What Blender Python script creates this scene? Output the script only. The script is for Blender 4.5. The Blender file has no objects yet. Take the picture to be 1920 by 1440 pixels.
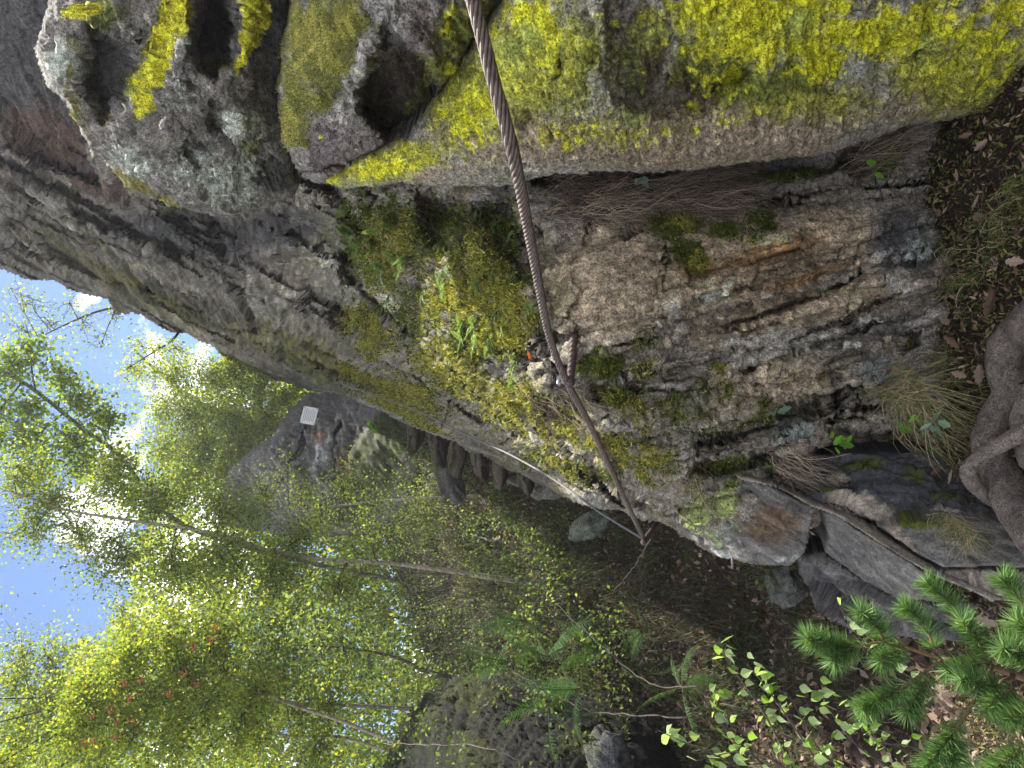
import bpy, math, random
import numpy as np

# ------------------------------------------------------------------ camera, sky, sun, exposure
scn = bpy.context.scene
col = scn.collection
F = 1280.0            # focal length in photo pixels (photo 1920 x 1440, taken with the phone on its side)
CZ = 1.5              # height of the lens above the soil at the foot of the wall
cam_d = bpy.data.cameras.new('camera'); cam = bpy.data.objects.new('camera', cam_d); col.objects.link(cam)
cam_d.sensor_width = 36.0; cam_d.lens = 24.0; cam_d.clip_start = 0.02; cam_d.clip_end = 3000
from mathutils import Matrix, Vector
# image right = world down, image up = world right
cam.matrix_world = Matrix(((0, 1, 0, 0), (0, 0, -1, 0), (-1, 0, 0, CZ), (0, 0, 0, 1)))
scn.camera = cam
SUN_AZ, SUN_EL = math.radians(35), math.radians(54)      # azimuth from +Y towards +X
sun_d = bpy.data.lights.new('sun', 'SUN'); sun = bpy.data.objects.new('sun', sun_d); col.objects.link(sun)
sun_d.energy = 5.0; sun_d.angle = math.radians(0.6); sun_d.color = (1.0, 0.95, 0.86)
to_sun = Vector((math.sin(SUN_AZ) * math.cos(SUN_EL), math.cos(SUN_AZ) * math.cos(SUN_EL), math.sin(SUN_EL)))
sun.rotation_euler = to_sun.to_track_quat('Z', 'Y').to_euler(); sun.location = (0, 0, 30)
w = bpy.data.worlds.new('World'); scn.world = w; w.use_nodes = True
nt = w.node_tree; nt.nodes.clear()
def N(t, kind, **kw):
    n = t.nodes.new(kind)
    for k, v in kw.items():
        if k == 'inp':
            for i, val in v.items(): n.inputs[i].default_value = val
        else: setattr(n, k, v)
    return n
sky = N(nt, 'ShaderNodeTexSky', sky_type='NISHITA', sun_disc=False, sun_elevation=SUN_EL, sun_rotation=SUN_AZ, air_density=0.62, dust_density=0.1, ozone_density=4.5)
tc = N(nt, 'ShaderNodeTexCoord')
mp = N(nt, 'ShaderNodeMapping', inp={'Scale': (1, 1, 1.6), 'Location': (1.7, 0.5, 2.2)})
cn = N(nt, 'ShaderNodeTexNoise', inp={'Scale': 3.1, 'Detail': 8, 'Roughness': 0.56, 'Distortion': 0.2})
cr = N(nt, 'ShaderNodeValToRGB'); cr.color_ramp.elements[0].position = 0.50; cr.color_ramp.elements[1].position = 0.60
mx = N(nt, 'ShaderNodeMix', data_type='RGBA'); mx.inputs['B'].default_value = (22, 21.3, 20.5, 1)
bg = N(nt, 'ShaderNodeBackground', inp={'Strength': 0.1}); wo = N(nt, 'ShaderNodeOutputWorld')
L = nt.links.new
L(tc.outputs['Generated'], mp.inputs['Vector']); L(mp.outputs[0], cn.inputs['Vector']); L(cn.outputs[0], cr.inputs[0])
L(cr.outputs[0], mx.inputs['Factor']); L(sky.outputs[0], mx.inputs['A']); L(mx.outputs['Result'], bg.inputs[0]); L(bg.outputs[0], wo.inputs[0])
scn.view_settings.view_transform = 'Standard'; scn.view_settings.look = 'None'
scn.view_settings.gamma = 1.0; scn.view_settings.use_curve_mapping = False
scn.view_settings.exposure = 1.5

# ------------------------------------------------------------------ helpers
random.seed(5); rng = np.random.default_rng(5)
def s2l(r, g, b):
    return np.array([(c / 255 / 12.92) if c <= 10.3 else (((c / 255) + .055) / 1.055) ** 2.4 for c in (r, g, b)])
def P(px, py, d):                                      # photo pixel + distance along the view axis -> point in the place
    return np.array([(720 - py) / F * d, d, CZ + (960 - px) / F * d])
_perm = np.random.default_rng(11).permutation(512).astype(np.int64); _perm = np.concatenate([_perm, _perm, _perm])
_grad = np.random.default_rng(12).normal(size=(512, 3)); _grad /= np.linalg.norm(_grad, axis=1)[:, None]
def perlin(p):
    i = np.floor(p).astype(np.int64); f = p - i; i &= 511
    u = f * f * f * (f * (f * 6 - 15) + 10); out = 0
    for a in (0, 1):
        for b in (0, 1):
            for c in (0, 1):
                h = _perm[_perm[_perm[(i[:, 0] + a) & 511] + ((i[:, 1] + b) & 511)] + ((i[:, 2] + c) & 511)] & 511
                g = _grad[h]
                dt = g[:, 0] * (f[:, 0] - a) + g[:, 1] * (f[:, 1] - b) + g[:, 2] * (f[:, 2] - c)
                wx = u[:, 0] if a else 1 - u[:, 0]; wy = u[:, 1] if b else 1 - u[:, 1]; wz = u[:, 2] if c else 1 - u[:, 2]
                out = out + wx * wy * wz * dt
    return out * 1.5
def fbm(p, octs=5, gain=.5, ridged=False):
    o = 0; a = 1; t = 0
    for k in range(octs):
        n = perlin(p * (2.03 ** k) + 17.3 * k)
        if ridged: n = 1 - 2 * np.abs(n)
        o = o + a * n; t += a; a *= gain
    return o / t
def cells(p):                                           # nearest / second nearest feature point, and a random tilted facet per cell
    i = np.floor(p).astype(np.int64); f1 = np.full(len(p), 9.); f2 = f1.copy(); val = np.zeros(len(p))
    for a in (-1, 0, 1):
        for b in (-1, 0, 1):
            for c in (-1, 0, 1):
                q = i + np.array([a, b, c]); qq = q & 511
                h = _perm[_perm[_perm[qq[:, 0]] + qq[:, 1]] + qq[:, 2]] & 511
                fp = q + .5 + .45 * _grad[h]
                dd = np.linalg.norm(fp - p, axis=1)
                m = dd < f1
                f2 = np.where(m, f1, np.minimum(f2, dd)); val = np.where(m, h / 511. - .5 + 1.1 * (_grad[(h * 7 + 3) & 511] * (p - fp)).sum(1), val); f1 = np.where(m, dd, f1)
    return f1, f2, val
def sstep(a, b, x):
    t = np.clip((x - a) / (b - a + 1e-9), 0, 1); return t * t * (3 - 2 * t)
def tps(ctrl):
    c = np.array(ctrl, float); xy = c[:, :2] / 400.; v = np.log(c[:, 2]); n = len(c)
    r2 = ((xy[:, None] - xy[None]) ** 2).sum(-1); K = .5 * r2 * np.log(r2 + 1e-12) + np.eye(n) * 2e-3
    Pm = np.c_[np.ones(n), xy]; A = np.block([[K, Pm], [Pm.T, np.zeros((3, 3))]])
    s = np.linalg.solve(A, np.r_[v, 0, 0, 0])
    def ev(px, py):
        q = np.c_[px, py] / 400.; r2 = ((q[:, None] - xy[None]) ** 2).sum(-1)
        return np.exp((.5 * r2 * np.log(r2 + 1e-12)) @ s[:n] + s[n] + q @ s[n + 1:])
    return ev
def poly_sd(px, py, poly):                              # signed distance, negative inside
    pts = np.array(poly, float); x = np.asarray(px); y = np.asarray(py)
    dmin = np.full(x.shape, 1e9); ins = np.zeros(x.shape, bool)
    for k in range(len(pts)):
        a = pts[k]; b = pts[(k + 1) % len(pts)]; ab = b - a; t = np.clip(((x - a[0]) * ab[0] + (y - a[1]) * ab[1]) / (ab @ ab + 1e-9), 0, 1)
        dmin = np.minimum(dmin, (x - a[0] - t * ab[0]) ** 2 + (y - a[1] - t * ab[1]) ** 2)
        cond = (a[1] > y) != (b[1] > y)
        ins ^= cond & (x < (b[0] - a[0]) * (y - a[1]) / (b[1] - a[1] + 1e-12) + a[0])
    d = np.sqrt(dmin); return np.where(ins, -d, d)
def blob(px, py, b):
    cx, cy, rx, ry, ang = b; t = math.radians(ang); dx = px - cx; dy = py - cy
    u = dx * math.cos(t) + dy * math.sin(t); v = -dx * math.sin(t) + dy * math.cos(t)
    return np.exp(-((u / rx) ** 2 + (v / ry) ** 2))
def blobs(px, py, bl):
    o = np.zeros(len(px))
    for b in bl: o = np.maximum(o, blob(px, py, b[:5]) * (b[5] if len(b) > 5 else 1))
    return o

def link(o, parent=None):
    col.objects.link(o)
    if parent is not None: o.parent = parent
    return o
def tag(o, label=None, cat=None, group=None, kind=None):
    if label: o['label'] = label
    if cat: o['category'] = cat
    if group: o['group'] = group
    if kind: o['kind'] = kind
    return o
def empty(name, loc, label=None, cat=None, group=None):
    o = bpy.data.objects.new(name, None); o.empty_display_size = .05; link(o); o.location = tuple(loc)
    return tag(o, label, cat, group)
def mesh_obj(name, v, f, mat, parent=None, colors=None, smooth=False, world=True):
    """v world points; if parent is given they are made local to the parent's location"""
    v = np.asarray(v, np.float32).reshape(-1, 3)
    if parent is not None and world: v = v - np.array(parent.location, np.float32)
    me = bpy.data.meshes.new(name)
    if isinstance(f, np.ndarray):
        n, k = f.shape
        me.vertices.add(len(v)); me.vertices.foreach_set('co', v.ravel())
        me.loops.add(n * k); me.loops.foreach_set('vertex_index', f.astype(np.int32).ravel())
        me.polygons.add(n); me.polygons.foreach_set('loop_start', np.arange(0, n * k, k, dtype=np.int32))
        me.update(calc_edges=True); me.validate()
    else: me.from_pydata(v.tolist(), [], f)
    if colors is not None:
        ca = me.color_attributes.new('Col', 'FLOAT_COLOR', 'POINT')
        ca.data.foreach_set('color', np.c_[colors, np.ones(len(colors))].astype(np.float32).ravel())
    if smooth: me.polygons.foreach_set('use_smooth', np.ones(len(me.polygons), bool))
    if mat: me.materials.append(mat)
    o = bpy.data.objects.new(name, me); return link(o, parent)
def bent(n):                                             # blade of five points: a bent strip that ends in a tip
    return (np.arange(n)[:, None, None] * 5 + np.array([[0, 1, 2], [0, 2, 4], [4, 2, 3]])[None]).reshape(-1, 3)
class MB:
    def __init__(s): s.v = []; s.f = []; s.c = []; s.n = 0
    def add(s, v, f, c=None):
        v = np.asarray(v, float); s.v.append(v)
        s.f.extend([tuple(int(i) + s.n for i in q) for q in f]); s.n += len(v)
        if c is not None: s.c.append(np.broadcast_to(np.asarray(c, float), (len(v), 3)))
        return s
    def build(s, name, mat, parent=None, smooth=False, world=True):
        return mesh_obj(name, np.concatenate(s.v), s.f, mat, parent, np.concatenate(s.c) if s.c else None, smooth, world)
def spline(pts, n):
    p = np.array(pts, float); q = np.vstack([2 * p[0] - p[1], p, 2 * p[-1] - p[-2]]); m = len(p) - 1
    t = np.linspace(0, m - 1e-6, n); k = t.astype(int); u = (t - k)[:, None]
    a, b, c, d = q[k], q[k + 1], q[k + 2], q[k + 3]
    return .5 * (2 * b + (c - a) * u + (2 * a - 5 * b + 4 * c - d) * u ** 2 + (3 * b - a - 3 * c + d) * u ** 3)
def frames(path):
    T = np.gradient(path, axis=0); T /= np.linalg.norm(T, axis=1)[:, None] + 1e-12
    ref = np.array([.3, .2, .93]);
    if abs(T[0] @ ref) > .9: ref = np.array([.93, .2, .3])
    Ns = []; n = ref - T[0] * (ref @ T[0])
    for t in T:
        n = n - t * (n @ t); n /= np.linalg.norm(n) + 1e-12; Ns.append(n)
    Ns = np.array(Ns); return T, Ns, np.cross(T, Ns)
def tube(path, rad, sides=8, cap=True, wob=0.0):
    path = np.asarray(path, float); m = len(path); rad = np.broadcast_to(rad, (m,)); T, A, B = frames(path)
    an = np.linspace(0, 2 * math.pi, sides, endpoint=False)
    ring = A[:, None] * np.cos(an)[None, :, None] + B[:, None] * np.sin(an)[None, :, None]
    rr = rad[:, None, None] * (1 + (wob * rng.normal(size=(m, sides, 1)) if wob else 0))
    v = (path[:, None] + ring * rr).reshape(-1, 3); f = []
    for i in range(m - 1):
        for j in range(sides):
            k = (j + 1) % sides; f.append((i * sides + j, i * sides + k, (i + 1) * sides + k, (i + 1) * sides + j))
    if cap: f.append(tuple(range(sides - 1, -1, -1))); f.append(tuple((m - 1) * sides + j for j in range(sides)))
    return v, f

# ------------------------------------------------------------------ materials
def new_mat(name):
    m = bpy.data.materials.new(name); m.use_nodes = True; t = m.node_tree; t.nodes.clear()
    o = N(t, 'ShaderNodeOutputMaterial'); b = N(t, 'ShaderNodeBsdfPrincipled'); t.links.new(b.outputs[0], o.inputs[0])
    return m, t, b, o
def rock_mat(name, grain=60, bump=.5, rough=.9, speck=.35, pits=.35, pale=.35):
    m, t, b, o = new_mat(name); l = t.links.new
    at = N(t, 'ShaderNodeAttribute', attribute_name='Col'); tc = N(t, 'ShaderNodeTexCoord')
    n1 = N(t, 'ShaderNodeTexNoise', inp={'Scale': grain, 'Detail': 6, 'Roughness': .7})
    n2 = N(t, 'ShaderNodeTexNoise', inp={'Scale': grain * 5, 'Detail': 3, 'Roughness': .6})
    l(tc.outputs['Object'], n1.inputs['Vector']); l(tc.outputs['Object'], n2.inputs['Vector'])
    mr = N(t, 'ShaderNodeMapRange', inp={'From Min': .3, 'From Max': .7, 'To Min': 1 - speck * 1.4, 'To Max': 1 + speck * 1.4}); l(n1.outputs[0], mr.inputs[0])
    mr2 = N(t, 'ShaderNodeMapRange', inp={'From Min': .32, 'From Max': .68, 'To Min': 1 - speck * 1.3, 'To Max': 1 + speck * 1.3}); l(n2.outputs[0], mr2.inputs[0])
    mu = N(t, 'ShaderNodeMath', operation='MULTIPLY'); l(mr.outputs[0], mu.inputs[0]); l(mr2.outputs[0], mu.inputs[1])
    n3 = N(t, 'ShaderNodeTexNoise', inp={'Scale': grain * 1.7, 'Detail': 8, 'Roughness': .8}); l(tc.outputs['Object'], n3.inputs['Vector'])
    dk = N(t, 'ShaderNodeMapRange', inp={'From Min': .36, 'From Max': .46, 'To Min': .42, 'To Max': 1.0}); l(n3.outputs[0], dk.inputs[0])
    mu3 = N(t, 'ShaderNodeMath', operation='MULTIPLY'); l(mu.outputs[0], mu3.inputs[0]); l(dk.outputs[0], mu3.inputs[1])
    vm = N(t, 'ShaderNodeVectorMath', operation='SCALE'); l(at.outputs['Color'], vm.inputs[0]); l(mu3.outputs[0], vm.inputs['Scale'])
    lt = N(t, 'ShaderNodeMapRange', inp={'From Min': .58, 'From Max': .68, 'To Min': 0, 'To Max': pale}); l(n3.outputs[0], lt.inputs[0])
    mxc = N(t, 'ShaderNodeMix', data_type='RGBA'); mxc.inputs['B'].default_value = (.46, .44, .36, 1); l(lt.outputs[0], mxc.inputs['Factor']); l(vm.outputs[0], mxc.inputs['A'])
    n4 = N(t, 'ShaderNodeTexNoise', inp={'Scale': grain * 3.2, 'Detail': 5, 'Roughness': .75, 'Distortion': .6}); l(tc.outputs['Object'], n4.inputs['Vector'])
    pit = N(t, 'ShaderNodeMapRange', inp={'From Min': .40, 'From Max': .455, 'To Min': pits, 'To Max': 1.0}); l(n4.outputs[0], pit.inputs[0])
    v5 = N(t, 'ShaderNodeVectorMath', operation='SCALE'); l(mxc.outputs['Result'], v5.inputs[0]); l(pit.outputs[0], v5.inputs['Scale'])
    vm_out = v5.outputs[0]
    l(vm_out, b.inputs['Base Color']); b.inputs['Roughness'].default_value = rough
    b.inputs['Specular IOR Level'].default_value = .25
    ad = N(t, 'ShaderNodeMath', operation='MULTIPLY_ADD', inp={1: .6}); l(n4.outputs[0], ad.inputs[0]); l(n1.outputs[0], ad.inputs[2])
    bp = N(t, 'ShaderNodeBump', inp={'Strength': bump, 'Distance': .02}); l(ad.outputs[0], bp.inputs['Height']); l(bp.outputs[0], b.inputs['Normal'])
    return m
def leaf_mat(name, trans=.5, rough=.55, base=None):
    m, t, b, o = new_mat(name); l = t.links.new
    if base is None:
        at = N(t, 'ShaderNodeAttribute', attribute_name='Col'); src = at.outputs['Color']
    else:
        oi = N(t, 'ShaderNodeObjectInfo'); hv = N(t, 'ShaderNodeHueSaturation', inp={'Color': (*base, 1)})
        m1 = N(t, 'ShaderNodeMapRange', inp={'To Min': .6, 'To Max': 1.35}); l(oi.outputs['Random'], m1.inputs[0]); l(m1.outputs[0], hv.inputs['Value'])
        src = hv.outputs[0]
    l(src, b.inputs['Base Color']); b.inputs['Roughness'].default_value = rough; b.inputs['Specular IOR Level'].default_value = .3 if rough < .8 else .05
    tr = N(t, 'ShaderNodeBsdfTranslucent'); mixs = N(t, 'ShaderNodeMixShader', inp={0: trans})
    vm = N(t, 'ShaderNodeVectorMath', operation='MULTIPLY', inp={1: (1.5, 1.5, .7)}); l(src, vm.inputs[0]); l(vm.outputs[0], tr.inputs[0])
    l(b.outputs[0], mixs.inputs[1]); l(tr.outputs[0], mixs.inputs[2]); l(mixs.outputs[0], o.inputs[0])
    return m
def plain_mat(name, c, rough=.6, metal=0., scale=40, var=.4, bump=.2, c2=None, stretch=(1, 1, 1)):
    m, t, b, o = new_mat(name); l = t.links.new
    tc = N(t, 'ShaderNodeTexCoord'); mp = N(t, 'ShaderNodeMapping', inp={'Scale': stretch}); n = N(t, 'ShaderNodeTexNoise', inp={'Scale': scale, 'Detail': 6, 'Roughness': .65})
    l(tc.outputs['Object'], mp.inputs[0]); l(mp.outputs[0], n.inputs['Vector'])
    r = N(t, 'ShaderNodeValToRGB'); l(n.outputs[0], r.inputs[0]); c = np.array(c); c2 = c * (1 - var) if c2 is None else np.array(c2)
    r.color_ramp.elements[0].position = .32; r.color_ramp.elements[1].position = .68
    r.color_ramp.elements[0].color = (*c2, 1); r.color_ramp.elements[1].color = (*c, 1)
    l(r.outputs[0], b.inputs['Base Color']); b.inputs['Roughness'].default_value = rough; b.inputs['Metallic'].default_value = metal
    bp = N(t, 'ShaderNodeBump', inp={'Strength': bump, 'Distance': .01}); l(n.outputs[0], bp.inputs['Height']); l(bp.outputs[0], b.inputs['Normal'])
    return m
M_rock = rock_mat('schist_rock', 32, 1.0, speck=.4, pits=.28)
M_slab = rock_mat('slab_rock', 110, .6, speck=.3, pits=.5, pale=.14)
M_dkrock = rock_mat('shaded_rock', 40, .9, speck=.4, pits=.4, pale=.03)
M_bark2 = rock_mat('root_bark', 45, 1.0, speck=.35, pits=.4, pale=.12)
M_far = rock_mat('far_rock', 12, .8, pits=.55, pale=.15)
M_soil = rock_mat('forest_soil', 70, 1.0, speck=.5, pale=.05)
M_leaf = leaf_mat('foliage', .6)
M_fern = leaf_mat('fern_leaf', .3, .85)
M_blade = leaf_mat('blade', .25, .6)

# ------------------------------------------------------------------ rock sheets
SHEETS = {}
FBM, CELLS = fbm, cells
def _spread(act, q):
    o = np.zeros(len(act)); o[act] = q; return o
def rock_sheet(name, poly, ctrl, step=4, roll=(20, .06), feats=(), fol=0., amp=.03, fine=.010, aniso=5., block=0., blk=6., base=None, layers=(), mat=None, parent=None, back=.5, jag=6., fol_amp=1.0, inward=(.25, .6, 0), upmoss=None, smooth=True, seed=0., far_mix=False, calm=None, mottle=.9, mound=.014, plates=(), gain=1.):
    pp = np.array(poly, float); x0, y0 = pp.min(0) - step * 2; x1, y1 = pp.max(0) + step * 2
    gx = np.arange(x0, x1 + step, step); gy = np.arange(y0, y1 + step, step); nx, ny = len(gx), len(gy)
    PX, PY = np.meshgrid(gx, gy, indexing='ij'); px = PX.ravel(); py = PY.ravel()
    jn = np.c_[px / 37., py / 37., np.full(px.shape, seed)]
    wx = px + jag * FBM(jn, 4); wy = py + jag * FBM(jn + 50, 4)
    sd = poly_sd(wx, wy, poly); inside = sd < 0
    act = sd < step * 4
    def sub(fn):
        def g(p, *a, **k):
            o_ = np.zeros(len(p)); o_[act] = fn(p[act], *a, **k); return o_
        return g
    fbm = sub(FBM)
    def cells(p): return tuple(_spread(act, q_) for q_ in CELLS(p[act]))
    d = np.ones(len(px)) * 3.; d[act] = tps(ctrl)(px[act], py[act])
    fpx, fpy = px + 10 * fbm(jn * 1.5 + 9, 3), py + 10 * fbm(jn * 1.5 + 30, 3)
    for ft in feats:
        if ft[0] == 'step':                              # ('step', x0,y0,x1,y1, depth, soft, reach): deeper on the left side of the line, fading with distance
            _, ax, ay, bx, by, dd, soft, reach = ft; L_ = math.hypot(bx - ax, by - ay); tx, ty = (bx - ax) / L_, (by - ay) / L_
            s = (fpx - ax) * tx + (fpy - ay) * ty; q = (fpx - ax) * -ty + (fpy - ay) * tx
            end = sstep(-25, 10, s) * sstep(L_ + 25, L_ - 10, s)
            d = d + dd * sstep(-soft, soft, q) * np.exp(-np.maximum(q, 0) / reach) * end
        elif ft[0] == 'groove':                          # ('groove', points, half width, depth): a narrow crack along a polyline
            gd = np.full(len(px), 1e9); gp_ = np.array(ft[1], float)
            for a_, b_ in zip(gp_[:-1], gp_[1:]):
                ab = b_ - a_; t_ = np.clip(((fpx - a_[0]) * ab[0] + (fpy - a_[1]) * ab[1]) / (ab @ ab), 0, 1); gd = np.minimum(gd, np.hypot(fpx - a_[0] - t_ * ab[0], fpy - a_[1] - t_ * ab[1]))
            wv_ = ft[2] * (.6 + .8 * np.abs(fbm(jn * 2.5 + 60, 2))); d = d + ft[3] * sstep(wv_, wv_ * .3, gd)
        elif ft[0] == 'poly':                            # ('poly', points, depth, soft)
            q = poly_sd(fpx, fpy, ft[1]); d = d + ft[2] * sstep(ft[3], -ft[3], q)
        else: d = d + ft[5] * blob(fpx, fpy, ft[:5])
    tint = np.ones(len(px)); ex, ey = 3.5 * fbm(jn * 3 + 77, 3), 3.5 * fbm(jn * 3 + 99, 3)
    for cx, cy, L_, W_, an_, off, tn in plates:          # split-off plates of rock: long flat faces with sharp edges
        near_ = act & (np.abs(px - cx) < L_ * .75 + 10) & (np.abs(py - cy) < L_ * .75 + 10); i_ = np.where(near_)[0]
        if not len(i_): continue
        t0 = math.radians(an_); dx, dy = px[i_] + ex[i_] - cx, py[i_] + ey[i_] - cy; u_ = dx * math.cos(t0) + dy * math.sin(t0); v_ = -dx * math.sin(t0) + dy * math.cos(t0)
        q_ = np.maximum(np.abs(u_ + .5 * v_) - L_ / 2, np.abs(v_) - W_ / 2); m_ = sstep(1.6, -1.6, q_); sc_ = (d[i_] / 2.2) ** .8
        d[i_] += m_ * off * sc_ * (1 + .5 * v_ / W_); tint[i_] *= 1 + (tn - 1) * m_
    t = np.clip(1 + sd / roll[0], 0, 1); d = d + roll[1] * (1 - np.sqrt(np.clip(1 - t * t, 0, 1)))
    pts = np.c_[(720 - py) / F * d, d, CZ + (960 - px) / F * d]
    def normals(pts):
        g = pts.reshape(nx, ny, 3); n = np.cross(np.gradient(g, axis=1), np.gradient(g, axis=0)); n /= np.linalg.norm(n, axis=2)[:, :, None] + 1e-12
        n = n.reshape(-1, 3); flip = (n * (pts - np.array([0, 0, CZ]))).sum(1) > 0; n[flip] *= -1; return n
    nrm = normals(pts)
    th = math.radians(fol); q1 = -pts[:, 2]; q2 = -pts[:, 0]; u = q1 * math.cos(th) + q2 * math.sin(th); v = -q1 * math.sin(th) + q2 * math.cos(th)
    C = np.c_[u, v, pts[:, 1]]                            # foliation coordinates in metres
    Ca = C * np.array([1, aniso, aniso * .6]) + seed
    sc = (np.median(d[inside]) / 2.2) ** .8
    d_loc = np.clip(d / 2.2, .5, 3.2) ** .7
    warp = np.c_[fbm(C * 3 + 5, 3), fbm(C * 3 + 25, 3), fbm(C * 3 + 45, 3)] * .12
    def relief(C, Ca, sc, blk):
        big = fbm(C * 2.2 / sc + seed, 4)
        wv = fbm(C * np.array([1.2, 3., 3.]) / sc + 40, 4); folr = 0
        for fq, am in ((5.5, 1.), (14., .5), (33., .25)):
            sv = (C[:, 1] + .35 * C[:, 2]) * fq * (aniso / 4.5) / sc + .8 * wv + fq; kk = np.floor(sv); fr = sv - kk
            cu = np.floor(C[:, 0] * fq * .13 / sc + .5 * wv + kk * .37); hs = _perm[_perm[(kk.astype(np.int64)) & 511] + (cu.astype(np.int64) & 511)] / 511.
            folr = folr + am * (.35 + 1.3 * hs) * (fr * (1 - sstep(.86, 1, fr)) - .4)
        fin = fbm(Ca * 16 / sc, 4, .65)
        h = amp * .45 * big + amp * .8 * fol_amp * folr + fine * fin
        if block > 0:
            f1, f2, val = cells(C * np.array([blk * .55, blk * 1.6, blk]) / sc + warp * 1.5 + 3.3 + seed)
            h = h + block * val - block * .6 * (1 - sstep(0, .07, f2 - f1))
            f1, f2, val = cells(C * np.array([blk * 1.6, blk * 4.2, blk * 2.5]) / sc + warp * 3 + 7.3 + seed)
            h = h + block * .38 * val - block * .25 * (1 - sstep(0, .08, f2 - f1))
        return h
    if far_mix:
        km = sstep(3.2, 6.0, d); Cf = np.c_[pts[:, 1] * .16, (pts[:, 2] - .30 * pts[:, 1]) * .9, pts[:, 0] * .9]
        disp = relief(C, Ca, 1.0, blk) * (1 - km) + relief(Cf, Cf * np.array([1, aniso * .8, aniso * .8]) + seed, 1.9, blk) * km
    else: disp = relief(C, Ca, sc, blk)
    if calm: disp = disp * (1 - calm[1] * np.clip(blobs(px, py, calm[0]), 0, 1))
    disp = disp * d_loc * (.25 + .75 * sstep(0, roll[0] * 1.3, -sd))
    pts = pts + nrm * disp[:, None]
    nr2 = normals(pts)
    # colour
    nz = fbm(C * 5 + 70, 5, .6); na = fbm(C * np.array([.5, aniso * 1.2, aniso * .7]) * 7 + 30, 5, .65); nf = fbm(C * 45 / sc, 3, .7)
    if far_mix:
        Cfa = Cf * np.array([.8, aniso, aniso]); nz = nz * (1 - km) + fbm(Cf * 2 + 70, 5, .6) * km; na = na * (1 - km) + 1.3 * fbm(Cfa * 2 + 30, 5, .7) * km
    b0, b1, b2 = [np.array(c) for c in base]
    k = sstep(-.35, .35, nz + .7 * na)[:, None]; k2 = sstep(.0, .5, na + .4 * nf)[:, None]
    rgb = b0 * (1 - k) + b1 * k; rgb = rgb * (1 - .6 * k2) + b2 * .6 * k2
    info = {}
    for ly in layers:
        nm, c, bl, sx, nw, th_, so = ly
        m = (blobs(px, py, bl) if bl else np.full(len(px), .5))
        nn = fbm((C if sx >= 0 else Ca) * abs(sx) + 11.7 * len(nm), 5, .66)
        if far_mix: nn = nn * (1 - km) + fbm(Cfa * abs(sx) * .35 + 3.7 * len(nm), 5, .66) * km
        m = sstep(th_ - so, th_ + so, m + nw * nn + .10 * nf)
        c = np.array(c); vr = (1 + .45 * nf)[:, None]
        rgb = rgb * (1 - m[:, None]) + c * vr * m[:, None]; info[nm] = m
    if upmoss:
        c, lo, hi, st = upmoss; m = st * sstep(lo, hi, nr2[:, 2] + .5 * nz)
        rgb = rgb * (1 - m[:, None]) + np.array(c) * (1 + .5 * nf)[:, None] * m[:, None]; info['upmoss'] = m
    Cs = C * np.array([.45, aniso * 1.3, aniso * .7]); m1 = fbm(C * 13 / sc + 91, 4, .6); m2 = fbm(Cs * 9 / sc + 57, 5, .7)
    if far_mix: m2 = m2 * (1 - km) + 1.3 * fbm(Cfa * 5 + 57, 4, .7) * km
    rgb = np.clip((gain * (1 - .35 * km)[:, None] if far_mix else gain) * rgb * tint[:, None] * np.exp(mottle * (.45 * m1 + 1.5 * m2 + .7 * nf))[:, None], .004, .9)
    mm = np.zeros(len(px))
    for k_ in ('gold', 'moss', 'mossy'):
        if k_ in info: mm = np.maximum(mm, info[k_])
    if mm.max() > 0 and mound: pts = pts + nr2 * (mm * mound * (.6 + .9 * fbm(C * 14, 3)) * d_loc)[:, None]; nr2 = normals(pts)
    # faces
    ins = inside.reshape(nx, ny); idx = np.arange(nx * ny).reshape(nx, ny)
    ok = ins[:-1, :-1] & ins[1:, :-1] & ins[1:, 1:] & ins[:-1, 1:]
    q = np.stack([idx[:-1, :-1][ok], idx[:-1, 1:][ok], idx[1:, 1:][ok], idx[1:, :-1][ok]], 1)
    used = np.unique(q); rm = np.full(nx * ny, -1); rm[used] = np.arange(len(used)); q = rm[q]
    V = pts[used]; RGB = rgb[used]; Nn = nr2[used]
    # skirt so that the rock has thickness behind its outline
    e = np.concatenate([q[:, [0, 1]], q[:, [1, 2]], q[:, [2, 3]], q[:, [3, 0]]]); key = np.sort(e, 1)
    _, inv, cnt = np.unique(key[:, 0] * 10000000 + key[:, 1], return_inverse=True, return_counts=True)
    be = e[cnt[inv] == 1]; bv = np.unique(be); m2 = np.full(len(V), -1); off = len(V)
    rays = V[bv] - np.array([0, 0, CZ]); rays /= np.linalg.norm(rays, axis=1)[:, None]
    cen = V.mean(0); rings = [bv]
    for s_ in (.25, 1.0):
        nv = V[bv] + rays * back * s_ + (cen - V[bv]) * .12 * s_ + np.array(inward) * back * .5 * s_ + rng.normal(size=(len(bv), 3)) * .006 * back
        V = np.vstack([V, nv]); RGB = np.vstack([RGB, RGB[bv] * 1.0]); rings.append(np.arange(off, off + len(bv))); off += len(bv)
    loc = np.full(len(V), -1); loc[bv] = np.arange(len(bv)); sk = []
    for r0, r1 in zip(rings[:-1], rings[1:]):
        a, b = loc[be[:, 0]], loc[be[:, 1]]; sk.append(np.stack([r0[b], r0[a], r1[a], r1[b]], 1))
    q = np.concatenate([q] + sk)
    o = mesh_obj(name, V, q, mat, parent, RGB, smooth)
    SHEETS[name] = dict(p=pts[used], n=Nn, px=px[used], py=py[used], d=d[used], info={k_: v_[used] for k_, v_ in info.items()}, obj=o)
    return o

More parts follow.
